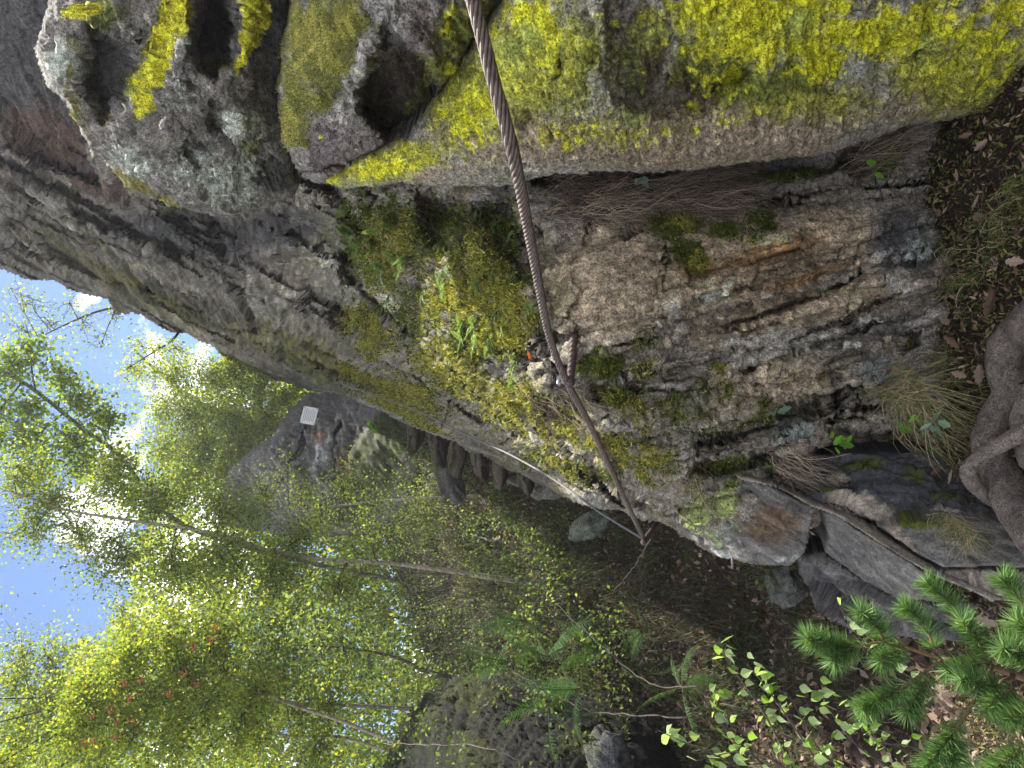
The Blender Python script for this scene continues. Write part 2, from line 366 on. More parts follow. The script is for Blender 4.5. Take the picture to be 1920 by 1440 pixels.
C_tan = (.40, .315, .215); C_grey = (.25, .225, .195); C_dark = (.075, .075, .085); C_brown = (.15, .11, .075)
C_yel = (.78, .75, .03); C_pale = (.52, .52, .38); C_moss = (.085, .10, .015); C_gold = (.20, .18, .04); C_blue = (.20, .215, .20)
C_lgrey = (.43, .40, .345)

# ---- ground
def ground_z(x, y):
    x = np.asarray(x, float); y = np.asarray(y, float)
    s = np.interp(y, [-60, 0, 2.6, 3.6, 5.2, 9, 14, 20, 40, 400], [-3.0, -1.5, -1.5, -1.72, -1.85, -.28, 2.6, 4.2, 5.5, 5.5])
    left = np.clip(-x - .55, 0, 1.2) * .38 * sstep(5, 3, y)
    fall = np.clip(-x - 3.0, 0, 40) * .34 * sstep(2, 8, y)
    return CZ + s - left - np.minimum(fall, 7)
xs = np.concatenate([-np.geomspace(900, 7, 46), np.linspace(-6.8, 3, 246), np.geomspace(3.2, 900, 44)])
ys = np.concatenate([-np.geomspace(900, .6, 30), np.linspace(-.5, 15, 380), np.geomspace(15.3, 1500, 56)])
GX, GY = np.meshgrid(xs, ys, indexing='ij'); gx = GX.ravel(); gy = GY.ravel()
gp = np.c_[gx, gy, np.zeros(len(gx))]
gz = ground_z(gx, gy) + .09 * fbm(gp * 1.3, 4) + .035 * fbm(gp * 6, 4) * sstep(30, 8, np.abs(gy))
near = fbm(gp * 9 + 4, 4, .6); mid = fbm(gp * 2.2 + 8, 4)
gc = np.array((.05, .033, .023)) * (1 + .6 * near[:, None])
mk = sstep(.05, .35, mid + .3 * near)[:, None]; gc = gc * (1 - mk) + np.array((.05, .055, .016)) * mk
ii = np.arange(len(gx)).reshape(len(xs), len(ys))
gq = np.stack([ii[:-1, :-1].ravel(), ii[1:, :-1].ravel(), ii[1:, 1:].ravel(), ii[:-1, 1:].ravel()], 1)
tag(mesh_obj('ground', np.c_[gx, gy, gz], gq, M_soil, None, np.clip(gc, .005, .5), True), kind='structure')

# ---- the long cliff wall
wall_poly = [(-60, 470), (0, 507), (45, 527), (95, 525), (130, 545), (200, 560), (213, 590), (262, 592), (310, 622), (350, 628), (400, 655), (440, 692), (480, 705), (555, 725), (600, 738), (640, 742), (700, 768), (770, 800), (860, 838), (910, 858), (990, 900), (1060, 932), (1110, 955), (1160, 958), (1200, 975), (1240, 985), (1275, 1005), (1340, 1040), (1400, 1045), (1500, 1000), (1600, 950), (1690, 960), (1780, 940), (1840, 860), (1830, 600), (1830, 400), (1850, 300), (1900, 150), (1900, -200), (-60, -200)]
wall_ctrl = [(1800, 400, 2.42), (1800, 600, 2.38), (1740, 800, 2.4), (1780, 920, 2.5), (1500, 450, 2.30), (1500, 650, 2.2), (1450, 850, 2.3), (1600, 930, 2.5), (1250, 450, 2.25), (1250, 650, 2.1), (1077, 605, 2.12), (1300, 900, 2.45), (1235, 985, 3.18), (1330, 1030, 2.9), (1050, 450, 2.3), (1000, 350, 2.55), (1300, 330, 2.5), (1600, 300, 2.5), (1790, 330, 2.5),
    (850, 400, 3.0), (900, 550, 2.75), (850, 650, 3.2), (1000, 700, 2.4), (1100, 850, 2.75), (950, 800, 3.8), (1050, 900, 3.9), (1130, 950, 3.5), (860, 825, 6.4), (700, 500, 4.2), (750, 600, 4.6), (700, 400, 3.6), (640, 360, 3.7), (780, 720, 5.6), (940, 860, 5.2),
    (700, 755, 10.5), (640, 735, 12.6), (600, 650, 9), (560, 600, 7.5), (560, 450, 5.2), (480, 690, 16.5), (560, 715, 15), (400, 655, 15.5), (320, 620, 14), (210, 570, 12), (0, 505, 10), (400, 450, 6.5), (400, 550, 9), (200, 400, 7), (200, 480, 9), (0, 400, 8), (0, 250, 6), (0, 100, 5), (150, 300, 6), (300, 400, 6), (300, 200, 4.8), (300, 0, 4.2), (600, 200, 3.4), (900, 150, 2.6), (1300, 100, 2.3), (1700, 100, 2.3)]
wall_feats = [('groove', [(1040, 690), (1120, 655), (1250, 630), (1400, 600), (1530, 555), (1640, 500)], 4, .09), ('groove', [(1250, 715), (1330, 708), (1430, 678), (1560, 640), (1700, 590)], 5, .11), ('groove', [(1130, 780), (1290, 770), (1440, 742), (1560, 735), (1650, 700)], 5, .12), ('groove', [(1250, 850), (1380, 815), (1450, 800), (1560, 790), (1660, 775)], 5, .12), ('groove', [(1370, 385), (1470, 372), (1600, 355), (1760, 345)], 5, .12),
    ('groove', [(1245, 445), (1250, 500), (1240, 560), (1250, 625)], 3, .05), ('groove', [(1350, 560), (1450, 520), (1560, 490), (1660, 470)], 3, .05), ('groove', [(1480, 640), (1560, 610), (1690, 545)], 3, .06), ('groove', [(1420, 860), (1500, 850), (1560, 800), (1590, 740)], 5, .12), ('groove', [(1620, 760), (1630, 820), (1600, 860)], 5, .10), ('groove', [(1090, 760), (1180, 730), (1300, 735)], 4, .09), ('groove', [(640, 500), (700, 570), (790, 640), (880, 720), (960, 790)], 6, .22), ('groove', [(620, 600), (700, 660), (800, 720), (900, 790)], 5, .22), ('groove', [(760, 600), (770, 690), (750, 750)], 5, .2), ('groove', [(860, 660), (850, 740), (830, 800)], 5, .2), ('groove', [(1000, 760), (1050, 830), (1110, 900), (1170, 950)], 5, .15), ('groove', [(940, 830), (1000, 800), (1060, 760)], 5, .15), ('groove', [(1080, 900), (1130, 850), (1180, 830)], 5, .13),
    ('step', 1300, 500, 1720, 420, .06, 3, 70), ('step', 1120, 720, 1420, 650, .09, 3, 60), ('step', 1300, 800, 1600, 720, .09, 3, 60), ('poly', [(1280, 545), (1400, 570), (1430, 600), (1330, 625), (1270, 610)], .035, 2.5),
    ('poly', [(140, 350), (250, 385), (255, 420), (200, 435), (130, 400)], .5, 8), ('poly', [(190, 430), (330, 395), (470, 400), (600, 370), (620, 450), (480, 500), (330, 480)], .5, 14),
    ('step', 1000, 470, 1240, 470, -.0, 5, 50), ('poly', [(985, 440), (1020, 430), (1035, 480), (1010, 510), (990, 490)], .16, 6), ('poly', [(790, 365), (860, 370), (870, 410), (850, 470), (810, 460), (780, 410)], .35, 12), ('poly', [(890, 400), (960, 390), (985, 450), (980, 520), (930, 480)], .3, 14), ('poly', [(640, 470), (670, 470), (670, 530), (640, 530)], .4, 8),
    ('step', 1640, 320, 1000, 350, .22, 8, 25), ('step', 1770, 355, 1420, 385, -.05, 4, 400),
    ('poly', [(1285, 560), (1390, 580), (1330, 620), (1280, 605)], .02, 4), ('poly', [(1430, 590), (1600, 545), (1640, 500), (1600, 520), (1500, 560)], .06, 4), ('poly', [(1380, 690), (1430, 680), (1420, 700), (1390, 712)], .12, 4), ('poly', [(1445, 760), (1545, 745), (1540, 765), (1460, 785)], .13, 4), ('poly', [(1590, 760), (1660, 755), (1650, 772), (1600, 775)], .12, 4),
    ('poly', [(1500, 850), (1545, 830), (1570, 805), (1700, 800), (1750, 850), (1600, 880), (1520, 900)], .30, 9), ('poly', [(1670, 625), (1725, 620), (1720, 650), (1690, 665)], .1, 5),
    ('poly', [(1290, 870), (1400, 850), (1470, 830), (1420, 880), (1330, 900)], .12, 6), ('step', 1340, 560, 1760, 470, .03, 3, 60), ('step', 1250, 640, 1720, 560, .04, 4, 50), ('step', 1300, 750, 1560, 690, .05, 4, 45), ('step', 1250, 820, 1480, 780, .05, 4, 40), ('step', 1420, 900, 1640, 830, .05, 5, 40),
    (1120, 540, 90, 70, 0, -.03), (900, 520, 60, 110, 10, -.15), (1010, 830, 35, 25, 20, -.14), (1060, 850, 30, 25, 20, -.12), (1090, 920, 40, 25, 20, -.15), (1150, 780, 60, 40, 20, -.10), (930, 740, 40, 30, 0, -.2), (820, 620, 50, 30, 0, -.25)]
wall_layers = [
    ('tan', C_tan, [(1130, 530, 130, 110, 0), (1350, 500, 170, 80, -10), (1500, 460, 160, 60, -12), (1500, 590, 260, 60, -12, .75), (1450, 720, 170, 60, -10, .6)], 6, .35, .42, .25),
    ('ochre', (.30, .18, .08), [(1450, 470, 110, 28, -14), (1520, 520, 120, 16, -14), (1300, 500, 60, 30, 0, .8)], -3, .6, .62, .3),
    ('slshd', (.095, .088, .088), [(1690, 450, 70, 60, 0), (1600, 620, 180, 40, -12, .7), (350, 440, 170, 50, 5), (520, 430, 120, 40, -10), (60, 100, 160, 200, 0), (100, 280, 130, 60, 25, .8), (1660, 870, 150, 40, 0), (600, 720, 80, 40, 20)], 5, .35, .5, .25),  # dark slate rock, plus shadow under the boulder and in the corner painted in
    ('rusty', (.13, .075, .06), [(80, 260, 110, 60, 25), (270, 300, 60, 60, 0, .9), (180, 350, 110, 30, 25, .8)], -3, .5, .55, .25),
    ('palel', C_lgrey, [(1480, 640, 240, 45, -12), (1700, 540, 90, 60, 0, .8), (1580, 520, 150, 35, -20, .8), (1100, 700, 80, 40, 0, .5), (700, 560, 120, 80, 30, .9), (480, 560, 140, 40, 28, .9), (300, 470, 150, 40, 25, .8), (620, 480, 90, 60, 20, .9), (1060, 860, 50, 60, 30, .9), (1100, 930, 60, 40, 30), (1000, 820, 30, 30, 0), (150, 430, 160, 30, 22, .8)], 9, .75, .78, .2),
    ('crust', C_pale, [(1200, 470, 400, 200, 0, .55), (1600, 600, 250, 120, -12, .72), (620, 500, 160, 110, 30, .75), (500, 600, 200, 60, 28, .72), (1120, 960, 140, 40, 28, .8), (1360, 1000, 130, 50, 10, .8), (720, 640, 100, 60, 20, .7)], 17, .75, .88, .1),
    ('pstreak', (.50, .47, .41), [(1500, 600, 300, 60, -12, .62), (1640, 480, 130, 40, -30, .66), (1560, 660, 200, 40, -12, .7), (1480, 450, 60, 14, -12, .8), (1110, 700, 50, 16, -14, .6), (350, 520, 420, 60, 26, .62), (600, 600, 200, 60, 28, .6)], -9, .8, .86, .09),
    ('dstreak', (.06, .055, .055), [(1450, 620, 330, 130, -12, .55), (1500, 760, 230, 90, -12, .6), (300, 460, 420, 120, 26, .55), (600, 620, 220, 90, 28, .55), (1380, 560, 160, 60, -12, .45)], -8, .8, .86, .09),
    ('olivew', (.17, .155, .07), [(250, 540, 330, 40, 27, .8), (500, 650, 200, 30, 28, .8), (150, 440, 250, 30, 24, .6), (600, 690, 160, 24, 28, .8), (650, 560, 120, 60, 28, .5)], -4, .7, .62, .25),
    ('blue', C_blue, [(1480, 810, 60, 25, -12), (1440, 860, 60, 20, -10), (1390, 1000, 70, 40, 0), (1640, 690, 60, 30, 0), (1720, 470, 50, 60, 0, .8)], 8, .5, .6, .2),
    ('green', (.24, .28, .09), [(1310, 960, 40, 60, 15), (1360, 940, 40, 50, 15), (1330, 1000, 60, 40, 0, .8)], -9, .8, .75, .15),
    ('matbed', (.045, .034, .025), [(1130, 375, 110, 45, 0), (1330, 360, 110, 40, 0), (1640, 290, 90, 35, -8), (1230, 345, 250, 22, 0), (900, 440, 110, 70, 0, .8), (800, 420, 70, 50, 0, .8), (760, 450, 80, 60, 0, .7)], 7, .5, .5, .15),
    ('gold', C_gold, [(650, 690, 160, 20, 27), (560, 650, 200, 28, 30, .8), (300, 560, 180, 20, 28, .8), (760, 770, 120, 16, 27), (870, 720, 130, 60, 20, .75), (960, 760, 110, 70, 25, .85), (1060, 800, 80, 60, 20, .8), (1050, 870, 70, 30, 30, .8), (900, 520, 60, 150, 12), (950, 600, 70, 80, 20), (760, 420, 30, 80, 20, .8), (830, 560, 60, 90, 20, .8), (1150, 830, 70, 50, 25, .9), (1230, 860, 60, 60, 25, .8), (1210, 700, 60, 40, 0, .7), (1350, 690, 30, 20, 0, .8), (1280, 430, 60, 30, 0, .8), (1310, 490, 30, 40, 0, .8), (720, 480, 90, 120, 20, .8), (690, 620, 110, 60, 30, .8), (850, 680, 120, 60, 25, .85), (780, 740, 110, 40, 27, .85), (1180, 760, 90, 60, 15, .7)], 8, .85, .66, .24),
    ('moss', C_moss, [(920, 470, 90, 100, 0), (820, 430, 120, 70, 0, .9), (880, 620, 110, 100, 0, .75), (1130, 680, 50, 30, 0), (1160, 740, 60, 30, 10, .8), (1240, 430, 50, 30, 0), (1300, 480, 60, 30, 20, .85), (1380, 440, 80, 30, 0, .7), (1480, 330, 100, 24, -5), (1430, 410, 40, 25, 0, .8), (1650, 300, 70, 30, -10), (1300, 720, 100, 40, 10, .7), (1370, 880, 80, 22, -10), (1200, 640, 70, 30, 0, .5), (690, 590, 60, 60, 30, .7), (700, 720, 90, 30, 25, .7), (580, 690, 120, 20, 28, .8), (1000, 850, 60, 50, 0, .6), (1110, 880, 80, 40, 30, .7), (1700, 640, 30, 20, 0, .8), (1690, 840, 80, 40, 0, .6), (700, 450, 110, 110, 20, .85), (800, 600, 120, 90, 25, .7), (1250, 760, 120, 90, 10, .62), (1400, 780, 160, 60, -10, .5)], 9, .85, .64, .24)]
PR = random.Random(21); wall_plates = []
for k in range(150):
    x, y = PR.uniform(1020, 1780), PR.uniform(400, 1000)
    if y > 1000 - (x - 1000) * .15 or (x < 1270 and 430 < y < 610): continue
    L_ = PR.uniform(50, 210); wall_plates.append((x, y, L_, L_ * PR.uniform(.10, .30), -15 + PR.gauss(0, 4), PR.uniform(-.05, .035), PR.uniform(.72, 1.35)))
for k in range(120):
    x, y = PR.uniform(640, 1060), PR.uniform(400, 930); L_ = PR.uniform(30, 110); wall_plates.append((x, y, L_, L_ * PR.uniform(.2, .5), PR.choice((28, 24, -60)) + PR.gauss(0, 7), PR.uniform(-.06, .05), PR.uniform(.7, 1.35)))
for k in range(190):
    x = PR.uniform(0, 640); y = PR.uniform(280, 740); L_ = PR.uniform(60, 240); wall_plates.append((x, y, L_, L_ * PR.uniform(.05, .16), 27 + PR.gauss(0, 3), PR.uniform(-.09, .07), PR.uniform(.68, 1.35)))
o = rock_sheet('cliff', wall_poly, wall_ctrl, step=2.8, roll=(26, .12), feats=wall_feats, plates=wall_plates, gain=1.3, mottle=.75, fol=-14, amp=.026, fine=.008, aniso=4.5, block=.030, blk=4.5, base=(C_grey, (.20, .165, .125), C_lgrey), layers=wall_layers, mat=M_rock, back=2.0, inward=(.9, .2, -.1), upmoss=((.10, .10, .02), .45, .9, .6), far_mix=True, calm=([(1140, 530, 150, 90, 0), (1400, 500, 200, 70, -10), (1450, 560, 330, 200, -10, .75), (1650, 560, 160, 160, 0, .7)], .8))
tag(o, kind='structure')

# ---- the yellow-lichened rock close on the right of the path
yel_poly = [(1010, -330), (965, -120), (940, 0), (880, 85), (832, 158), (765, 250), (690, 285), (612, 322), (598, 342), (640, 356), (730, 345), (850, 348), (960, 350), (1040, 327), (1180, 322), (1280, 322), (1430, 302), (1570, 285), (1700, 238), (1850, 218), (1930, 175), (1990, 120), (1990, -330)]
yel_ctrl = [(1000, -300, 1.42), (1300, -300, 1.18), (1600, -300, 1.2), (1950, -300, 1.4), (1150, -150, 1.3), (1500, -150, 1.3), (1850, -150, 1.5), (945, 0, 1.7), (850, 150, 2.05), (620, 335, 2.75), (750, 300, 2.35), (850, 330, 2.25), (1000, 200, 1.8), (1000, 330, 2.1), (1100, 0, 1.45), (1100, 150, 1.62), (1150, 300, 1.98), (1300, 0, 1.4), (1300, 150, 1.62), (1300, 310, 2.0), (1500, 0, 1.45), (1500, 150, 1.68), (1500, 285, 2.0), (1700, 0, 1.55), (1700, 150, 1.85), (1700, 230, 2.1), (1900, 0, 1.7), (1900, 150, 2.05)]
yel_feats = [('poly', [(1150, -120), (1290, -120), (1275, 60), (1400, 130), (1330, 205), (1230, 215), (1165, 195), (1140, 140)], .13, 16), ('step', 1060, 30, 1040, 260, .05, 6, 40), ('step', 1130, 60, 1100, 200, .05, 5, 30), ('poly', [(1040, 95), (1066, 110), (1062, 150), (1045, 160)], .05, 4), (960, 190, 60, 20, 60, .05), (700, 320, 60, 14, -5, .04), (1610, 90, 40, 60, 0, -.05), (1730, 60, 16, 60, 15, .06), ('step', 1600, 20, 1560, 170, .04, 5, 40), (1250, 270, 60, 20, 0, -.04), (1450, 260, 100, 20, 0, -.03)]
yel_layers = [
    ('tan', (.40, .315, .22), [(1300, 260, 300, 70, 0), (1000, 260, 170, 60, 0, .9), (1500, 230, 140, 40, -8), (1750, 200, 160, 40, -10, .6), (750, 320, 140, 30, 0, .7)], 6, .4, .42, .25),
    ('brown', (.085, .06, .035), [(1200, 100, 70, 110, 0), (1320, 150, 110, 60, 0, .9), (990, 200, 30, 80, 30, .7), (1730, 60, 14, 70, 15), (1450, 180, 80, 35, 0, .8), (1800, 185, 70, 20, 0)], -3, .4, .5, .25),
    ('pale', (.46, .45, .35), [(1080, 120, 120, 120, 0, .9), (1600, 110, 40, 60, 0), (1700, 120, 60, 50, 0, .8), (900, 180, 60, 120, 30, .6), (1820, 110, 120, 60, 0, .7)], -4, .6, .55, .25),
    ('sage', (.36, .38, .13), [(900, 170, 90, 120, 40, .9), (1050, 130, 110, 150, 0, .85), (1800, 140, 140, 70, 0, .85), (720, 310, 120, 30, -10), (1180, 215, 60, 40, 0, .8), (1560, 230, 80, 30, 0, .6)], 8, .65, .62, .18),
    ('wash', (.40, .40, .06), [(1000, 120, 160, 140, 0), (880, 190, 110, 100, 30, .95), (740, 305, 140, 40, -15), (1800, 130, 180, 110, 0), (1500, 190, 200, 50, 0, .8), (1150, 250, 250, 50, 0, .55)], -5, .7, .58, .3),
    ('olive', (.20, .22, .04), [(1340, 110, 120, 70, 0), (1420, 160, 120, 50, 0), (1500, 140, 80, 50, 0), (1180, 120, 60, 100, 0, .7), (1880, 160, 80, 50, 0, .6), (870, 140, 30, 60, 40, .8)], -5, .7, .62, .2),
    ('yellow', C_yel, [(1400, 40, 150, 75, 5), (1500, 70, 110, 70, 0), (1540, 110, 60, 60, 0), (1640, 70, 70, 60, 0, .9), (1750, 30, 160, 50, 0, .8), (1000, 40, 90, 60, 0, .85), (1890, 30, 60, 40, 0, .8), (620, 335, 40, 16, -20), (1340, 150, 100, 50, 0, .62), (1760, 130, 120, 50, 0, .65), (930, 130, 70, 70, 20, .66), (740, 300, 120, 40, -20, .6), (1100, 250, 300, 50, 0, .5), (1450, 30, 330, 70, 0, .85), (1800, 90, 150, 90, 0, .62), (880, 200, 90, 90, 20, .55), (1330, 215, 200, 40, 0, .45), (1400, 40, 190, 90, 5, 1.15), (1650, 60, 260, 70, 0, .95), (1000, 60, 130, 110, 0, .72), (1850, 90, 110, 110, 0, .75), (880, 210, 120, 90, 30, .66), (1350, -150, 300, 110, 0, .95), (1750, -150, 200, 110, 0, .8), (1080, -150, 90, 90, 0, .7), (720, 315, 120, 24, -8, .8)], 22, .95, .60, .16),
    ('lime', (.40, .45, .09), [(1400, 60, 330, 90, 0, .62), (1750, 80, 220, 110, 0, .66), (1000, 90, 150, 120, 0, .66), (860, 220, 150, 90, 30, .62)], 6, .9, .72, .22),
    ('bare', (.34, .32, .27), [(1400, 60, 350, 110, 0, .55), (1750, 90, 220, 120, 0, .62), (1000, 100, 160, 140, 0, .62), (1600, 100, 30, 60, 10, .85), (1690, 40, 30, 50, 0, .8)], -6, .95, .86, .10)]
LB = ('overhanging rock face splashed with bright yellow lichen, above the bare tan wall', 'rock')
o = rock_sheet('lichen_rock', yel_poly, yel_ctrl, step=2.3, roll=(34, .16), feats=yel_feats, fol=75, amp=.028, fine=.010, aniso=5, block=.012, blk=9, base=(C_lgrey, (.30, .28, .19), (.46, .43, .33)), layers=yel_layers, mat=M_rock, back=.5, inward=(.9, .5, .2), seed=4.); tag(o, *LB)

# ---- overhanging boulders at the top of the rock
bA_poly = [(150, -330), (105, -50), (88, 20), (74, 60), (62, 90), (72, 125), (86, 165), (126, 195), (136, 218), (152, 252), (172, 288), (205, 312), (242, 350), (285, 372), (342, 393), (402, 404), (440, 408), (475, 398), (515, 385), (550, 372), (562, 345), (552, 300), (536, 270), (526, 240), (520, 200), (526, 130), (532, 60), (545, -50), (560, -330)]
bA_ctrl = [(180, -300, 1.95), (350, -300, 1.85), (540, -300, 1.85), (350, -150, 2.05), (100, 50, 3.0), (80, 120, 3.1), (150, 220, 3.2), (200, 300, 3.3), (300, 370, 3.3), (420, 395, 3.2), (540, 360, 3.1), (300, 0, 2.3), (200, 0, 2.4), (400, 0, 2.2), (520, 0, 2.2), (300, 150, 2.5), (400, 150, 2.4), (500, 200, 2.5), (400, 280, 2.7), (300, 270, 2.85), (500, 300, 2.8), (180, 130, 2.7)]
bA_feats = [('poly', [(165, 60), (200, 45), (260, 75), (282, 95), (265, 140), (235, 190), (205, 225), (180, 215), (158, 160)], .36, 22), ('poly', [(370, -140), (440, -140), (450, 40), (435, 120), (405, 140), (380, 120), (360, 60)], .26, 16), ('poly', [(350, 262), (415, 262), (410, 300), (370, 320), (345, 295)], .08, 8), ('poly', [(395, 190), (420, 200), (410, 250), (390, 240)], .12, 6), (345, 90, 22, 110, 17, -.10), (300, 110, 24, 110, 17, .05), (500, 120, 25, 130, 0, .12), (455, 70, 18, 90, 17, -.04), (140, 140, 14, 90, -25, -.08), (400, 330, 80, 30, 15, -.08), (330, 250, 30, 30, 0, -.08), (450, 240, 30, 40, 0, -.08)]
bA_layers = [
    ('dark', (.06, .056, .05), [(215, 130, 60, 80, 0), (405, 60, 40, 90, 0), (520, 100, 30, 130, 0), (380, 290, 40, 30, 0, .8), (520, 330, 60, 40, 0, .9)], 6, .3, .5, .2),  # shade of the hollows painted into the rock colour
    ('pale', (.42, .44, .36), [(400, 330, 140, 60, 15), (340, 180, 60, 60, 0, .8), (450, 230, 70, 80, 0, .9), (110, 120, 50, 70, 0, .9), (250, 300, 90, 50, 30, .9), (350, 40, 20, 90, 15, .9)], 12, .8, .72, .14),
    ('olive', (.14, .15, .03), [(200, 20, 60, 40, 0), (420, 120, 50, 30, 0, .8), (260, 170, 30, 40, 0, .8), (470, 280, 40, 60, 0, .7), (170, 130, 14, 120, -25, .8)], 9, .6, .6, .2),
    ('gold', C_gold, [(250, 340, 160, 14, 28, .9), (150, 200, 90, 12, 60, .8), (135, 130, 10, 60, 0, .8)], 9, .5, .6, .18),
    ('yellow', (.70, .66, .03), [(325, 20, 34, 60, 0), (305, 80, 32, 60, 14), (290, 140, 26, 50, 16), (276, 190, 18, 34, 16), (348, 40, 10, 50, 10, .8), (480, 20, 20, 40, 0), (470, 60, 15, 50, 16), (452, 110, 9, 34, 16), (160, 20, 30, 20, 0, .9), (205, 225, 7, 18, 30, .9)], -7, .34, .46, .1)]
LB = ('topmost overhanging grey boulder with deep hollows and yellow lichen streaks', 'boulder')
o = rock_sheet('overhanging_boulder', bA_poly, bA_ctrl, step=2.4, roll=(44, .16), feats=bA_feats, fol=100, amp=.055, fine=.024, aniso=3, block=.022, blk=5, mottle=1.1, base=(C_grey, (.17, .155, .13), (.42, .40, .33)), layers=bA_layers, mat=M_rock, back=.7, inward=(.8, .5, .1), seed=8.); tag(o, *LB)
bB_poly = [(575, -330), (560, -50), (540, 20), (528, 90), (520, 160), (524, 215), (530, 260), (548, 305), (566, 335), (600, 345), (650, 318), (700, 288), (762, 250), (800, 215), (835, 160), (862, 140), (890, 75), (940, 5), (965, -120), (1005, -330)]
bB_ctrl = [(590, -300, 1.6), (800, -300, 1.5), (990, -300, 1.48), (750, -150, 1.6), (540, 50, 2.2), (525, 200, 2.4), (560, 320, 2.7), (620, 330, 2.6), (620, 0, 1.85), (620, 120, 1.95), (640, 220, 2.2), (720, 20, 1.75), (800, 50, 1.75), (860, 130, 1.95), (930, 0, 1.75), (700, 280, 2.4), (640, 180, 2.1)]
bB_feats = [('poly', [(716, 52), (745, 75), (790, 110), (818, 150), (800, 200), (770, 245), (730, 255), (690, 240), (672, 190), (690, 120)], .34, 9), (690, 100, 12, 90, 25, -.06), (775, 75, 14, 90, -38, -.05), ('step', 690, 305, 560, 325, .12, 5, 30), (590, 120, 30, 90, 10, -.04)]
bB_layers = [
    ('pinkish', (.27, .225, .21), [(640, 290, 90, 50, -10), (610, 250, 60, 40, 0, .8), (800, 60, 60, 60, 0, .7)], 8, .4, .45, .2),
    ('cave', (.075, .06, .04), [(745, 170, 75, 95, 10)], 5, .2, .45, .15),  # darkness inside the hollow is painted on, standing for its shade
    ('greyrib', C_lgrey, [(690, 100, 20, 110, 25), (650, 190, 20, 60, 10, .9), (745, 10, 30, 40, 0)], 8, .4, .5, .18),
    ('olive', (.22, .23, .04), [(830, 130, 60, 40, 40), (860, 60, 60, 70, 0), (790, 190, 30, 50, 40, .8), (920, 20, 30, 40, 0)], -6, .6, .55, .22),
    ('yellow', C_yel, [(840, 40, 26, 70, 10, .8), (845, 130, 30, 26, 40, .85), (640, 60, 100, 80, 0, .42), (605, 255, 10, 8, 0)], -9, .6, .72, .1),
    ('mossy', (.20, .21, .05), [(600, 80, 75, 110, 0), (560, 180, 40, 110, 0), (650, 40, 50, 60, 0), (600, 180, 40, 50, 0, .8)], 10, .8, .58, .22),
    ('gold', (.42, .37, .09), [(600, 90, 75, 120, 0, .8), (545, 220, 20, 80, 0, .9), (650, 40, 50, 60, 0, .8)], 14, .9, .66, .2)]
LB = ('overhanging boulder with golden moss and a dark cave-like hollow, beside the rusty cable', 'boulder')
o = rock_sheet('mossy_boulder', bB_poly, bB_ctrl, step=2.6, roll=(40, .3), feats=bB_feats, fol=60, amp=.04, fine=.018, aniso=4, block=.016, blk=8, mottle=.9, base=(C_lgrey, (.22, .20, .18), (.36, .34, .30)), layers=bB_layers, mat=M_rock, back=.6, inward=(.8, .5, .2), seed=15.); tag(o, *LB)

# ---- slabs at the foot of the wall, left of the path
SB = ((.13, .12, .11), (.17, .16, .145), (.23, .21, .19))
def slab(label, poly, ctrl, layers=(), base=SB, amp=.008, fol=30, roll=(7, .03), back=.25, seed=0., inward=(.6, .5, .2), jag=3., **kw):
    o = rock_sheet('rock_block', poly, ctrl, step=2.6, roll=roll, fol=fol, amp=amp, fine=.003, aniso=4, base=base, layers=layers, mat=M_slab, back=back, inward=inward, jag=jag, seed=seed, **kw)
    return tag(o, label, 'rock', 'rock blocks at the foot of the wall')
slab('dark square slab with white lichen scratches, below the lower anchor pin', [(1290, 905), (1380, 892), (1460, 915), (1530, 955), (1520, 1000), (1512, 1035), (1480, 1062), (1420, 1062), (1350, 1045), (1275, 1000), (1260, 960)], [(1270, 970, 2.95), (1380, 895, 2.45), (1530, 955, 2.4), (1512, 1035, 2.5), (1400, 1055, 2.65), (1400, 970, 2.5)],
    layers=[('palel', (.35, .36, .33), [(1450, 960, 120, 60, 10, .6), (1480, 1045, 60, 14, 0), (1350, 1040, 70, 14, 10)], 14, .8, .8, .1), ('brown', (.13, .09, .06), [(1440, 980, 60, 40, 0)], 6, .5, .5, .3), ('green', (.24, .29, .09), [(1315, 950, 26, 40, 15), (1345, 935, 16, 40, 15), (1380, 990, 14, 20, 0, .7)], -8, .5, .6, .15)], amp=.02, block=.012, blk=9, seed=2.)
slab('long smooth grey slab slanting down beside the pine', [(1540, 958), (1565, 962), (1620, 1000), (1690, 1042), (1740, 1075), (1790, 1122), (1740, 1128), (1680, 1122), (1620, 1090), (1575, 1055), (1545, 1035), (1550, 1000)], [(1545, 960, 2.42), (1790, 1122, 2.15), (1560, 1045, 2.55), (1680, 1120, 2.35), (1690, 1042, 2.2)], seed=3., fol=35,
    layers=[('moss', C_moss, [(1640, 1010, 40, 8, 32), (1560, 1000, 14, 40, 0, .6)], 12, .6, .7, .15)])
slab('thin tan ledge edge slanting above the long smooth slab', [(1375, 893), (1400, 888), (1470, 915), (1530, 942), (1600, 968), (1660, 1005), (1720, 1042), (1770, 1072), (1850, 1100), (1885, 1122), (1860, 1128), (1800, 1100), (1745, 1078), (1690, 1045), (1620, 1000), (1565, 966), (1530, 955), (1460, 916), (1390, 900)], [(1390, 895, 2.36), (1530, 948, 2.28), (1660, 1020, 2.14), (1770, 1075, 2.04), (1880, 1122, 1.96)], base=((.30, .26, .21), (.24, .21, .18), (.36, .33, .28)), seed=5., roll=(6, .03), amp=.01, fol=30, jag=2.)
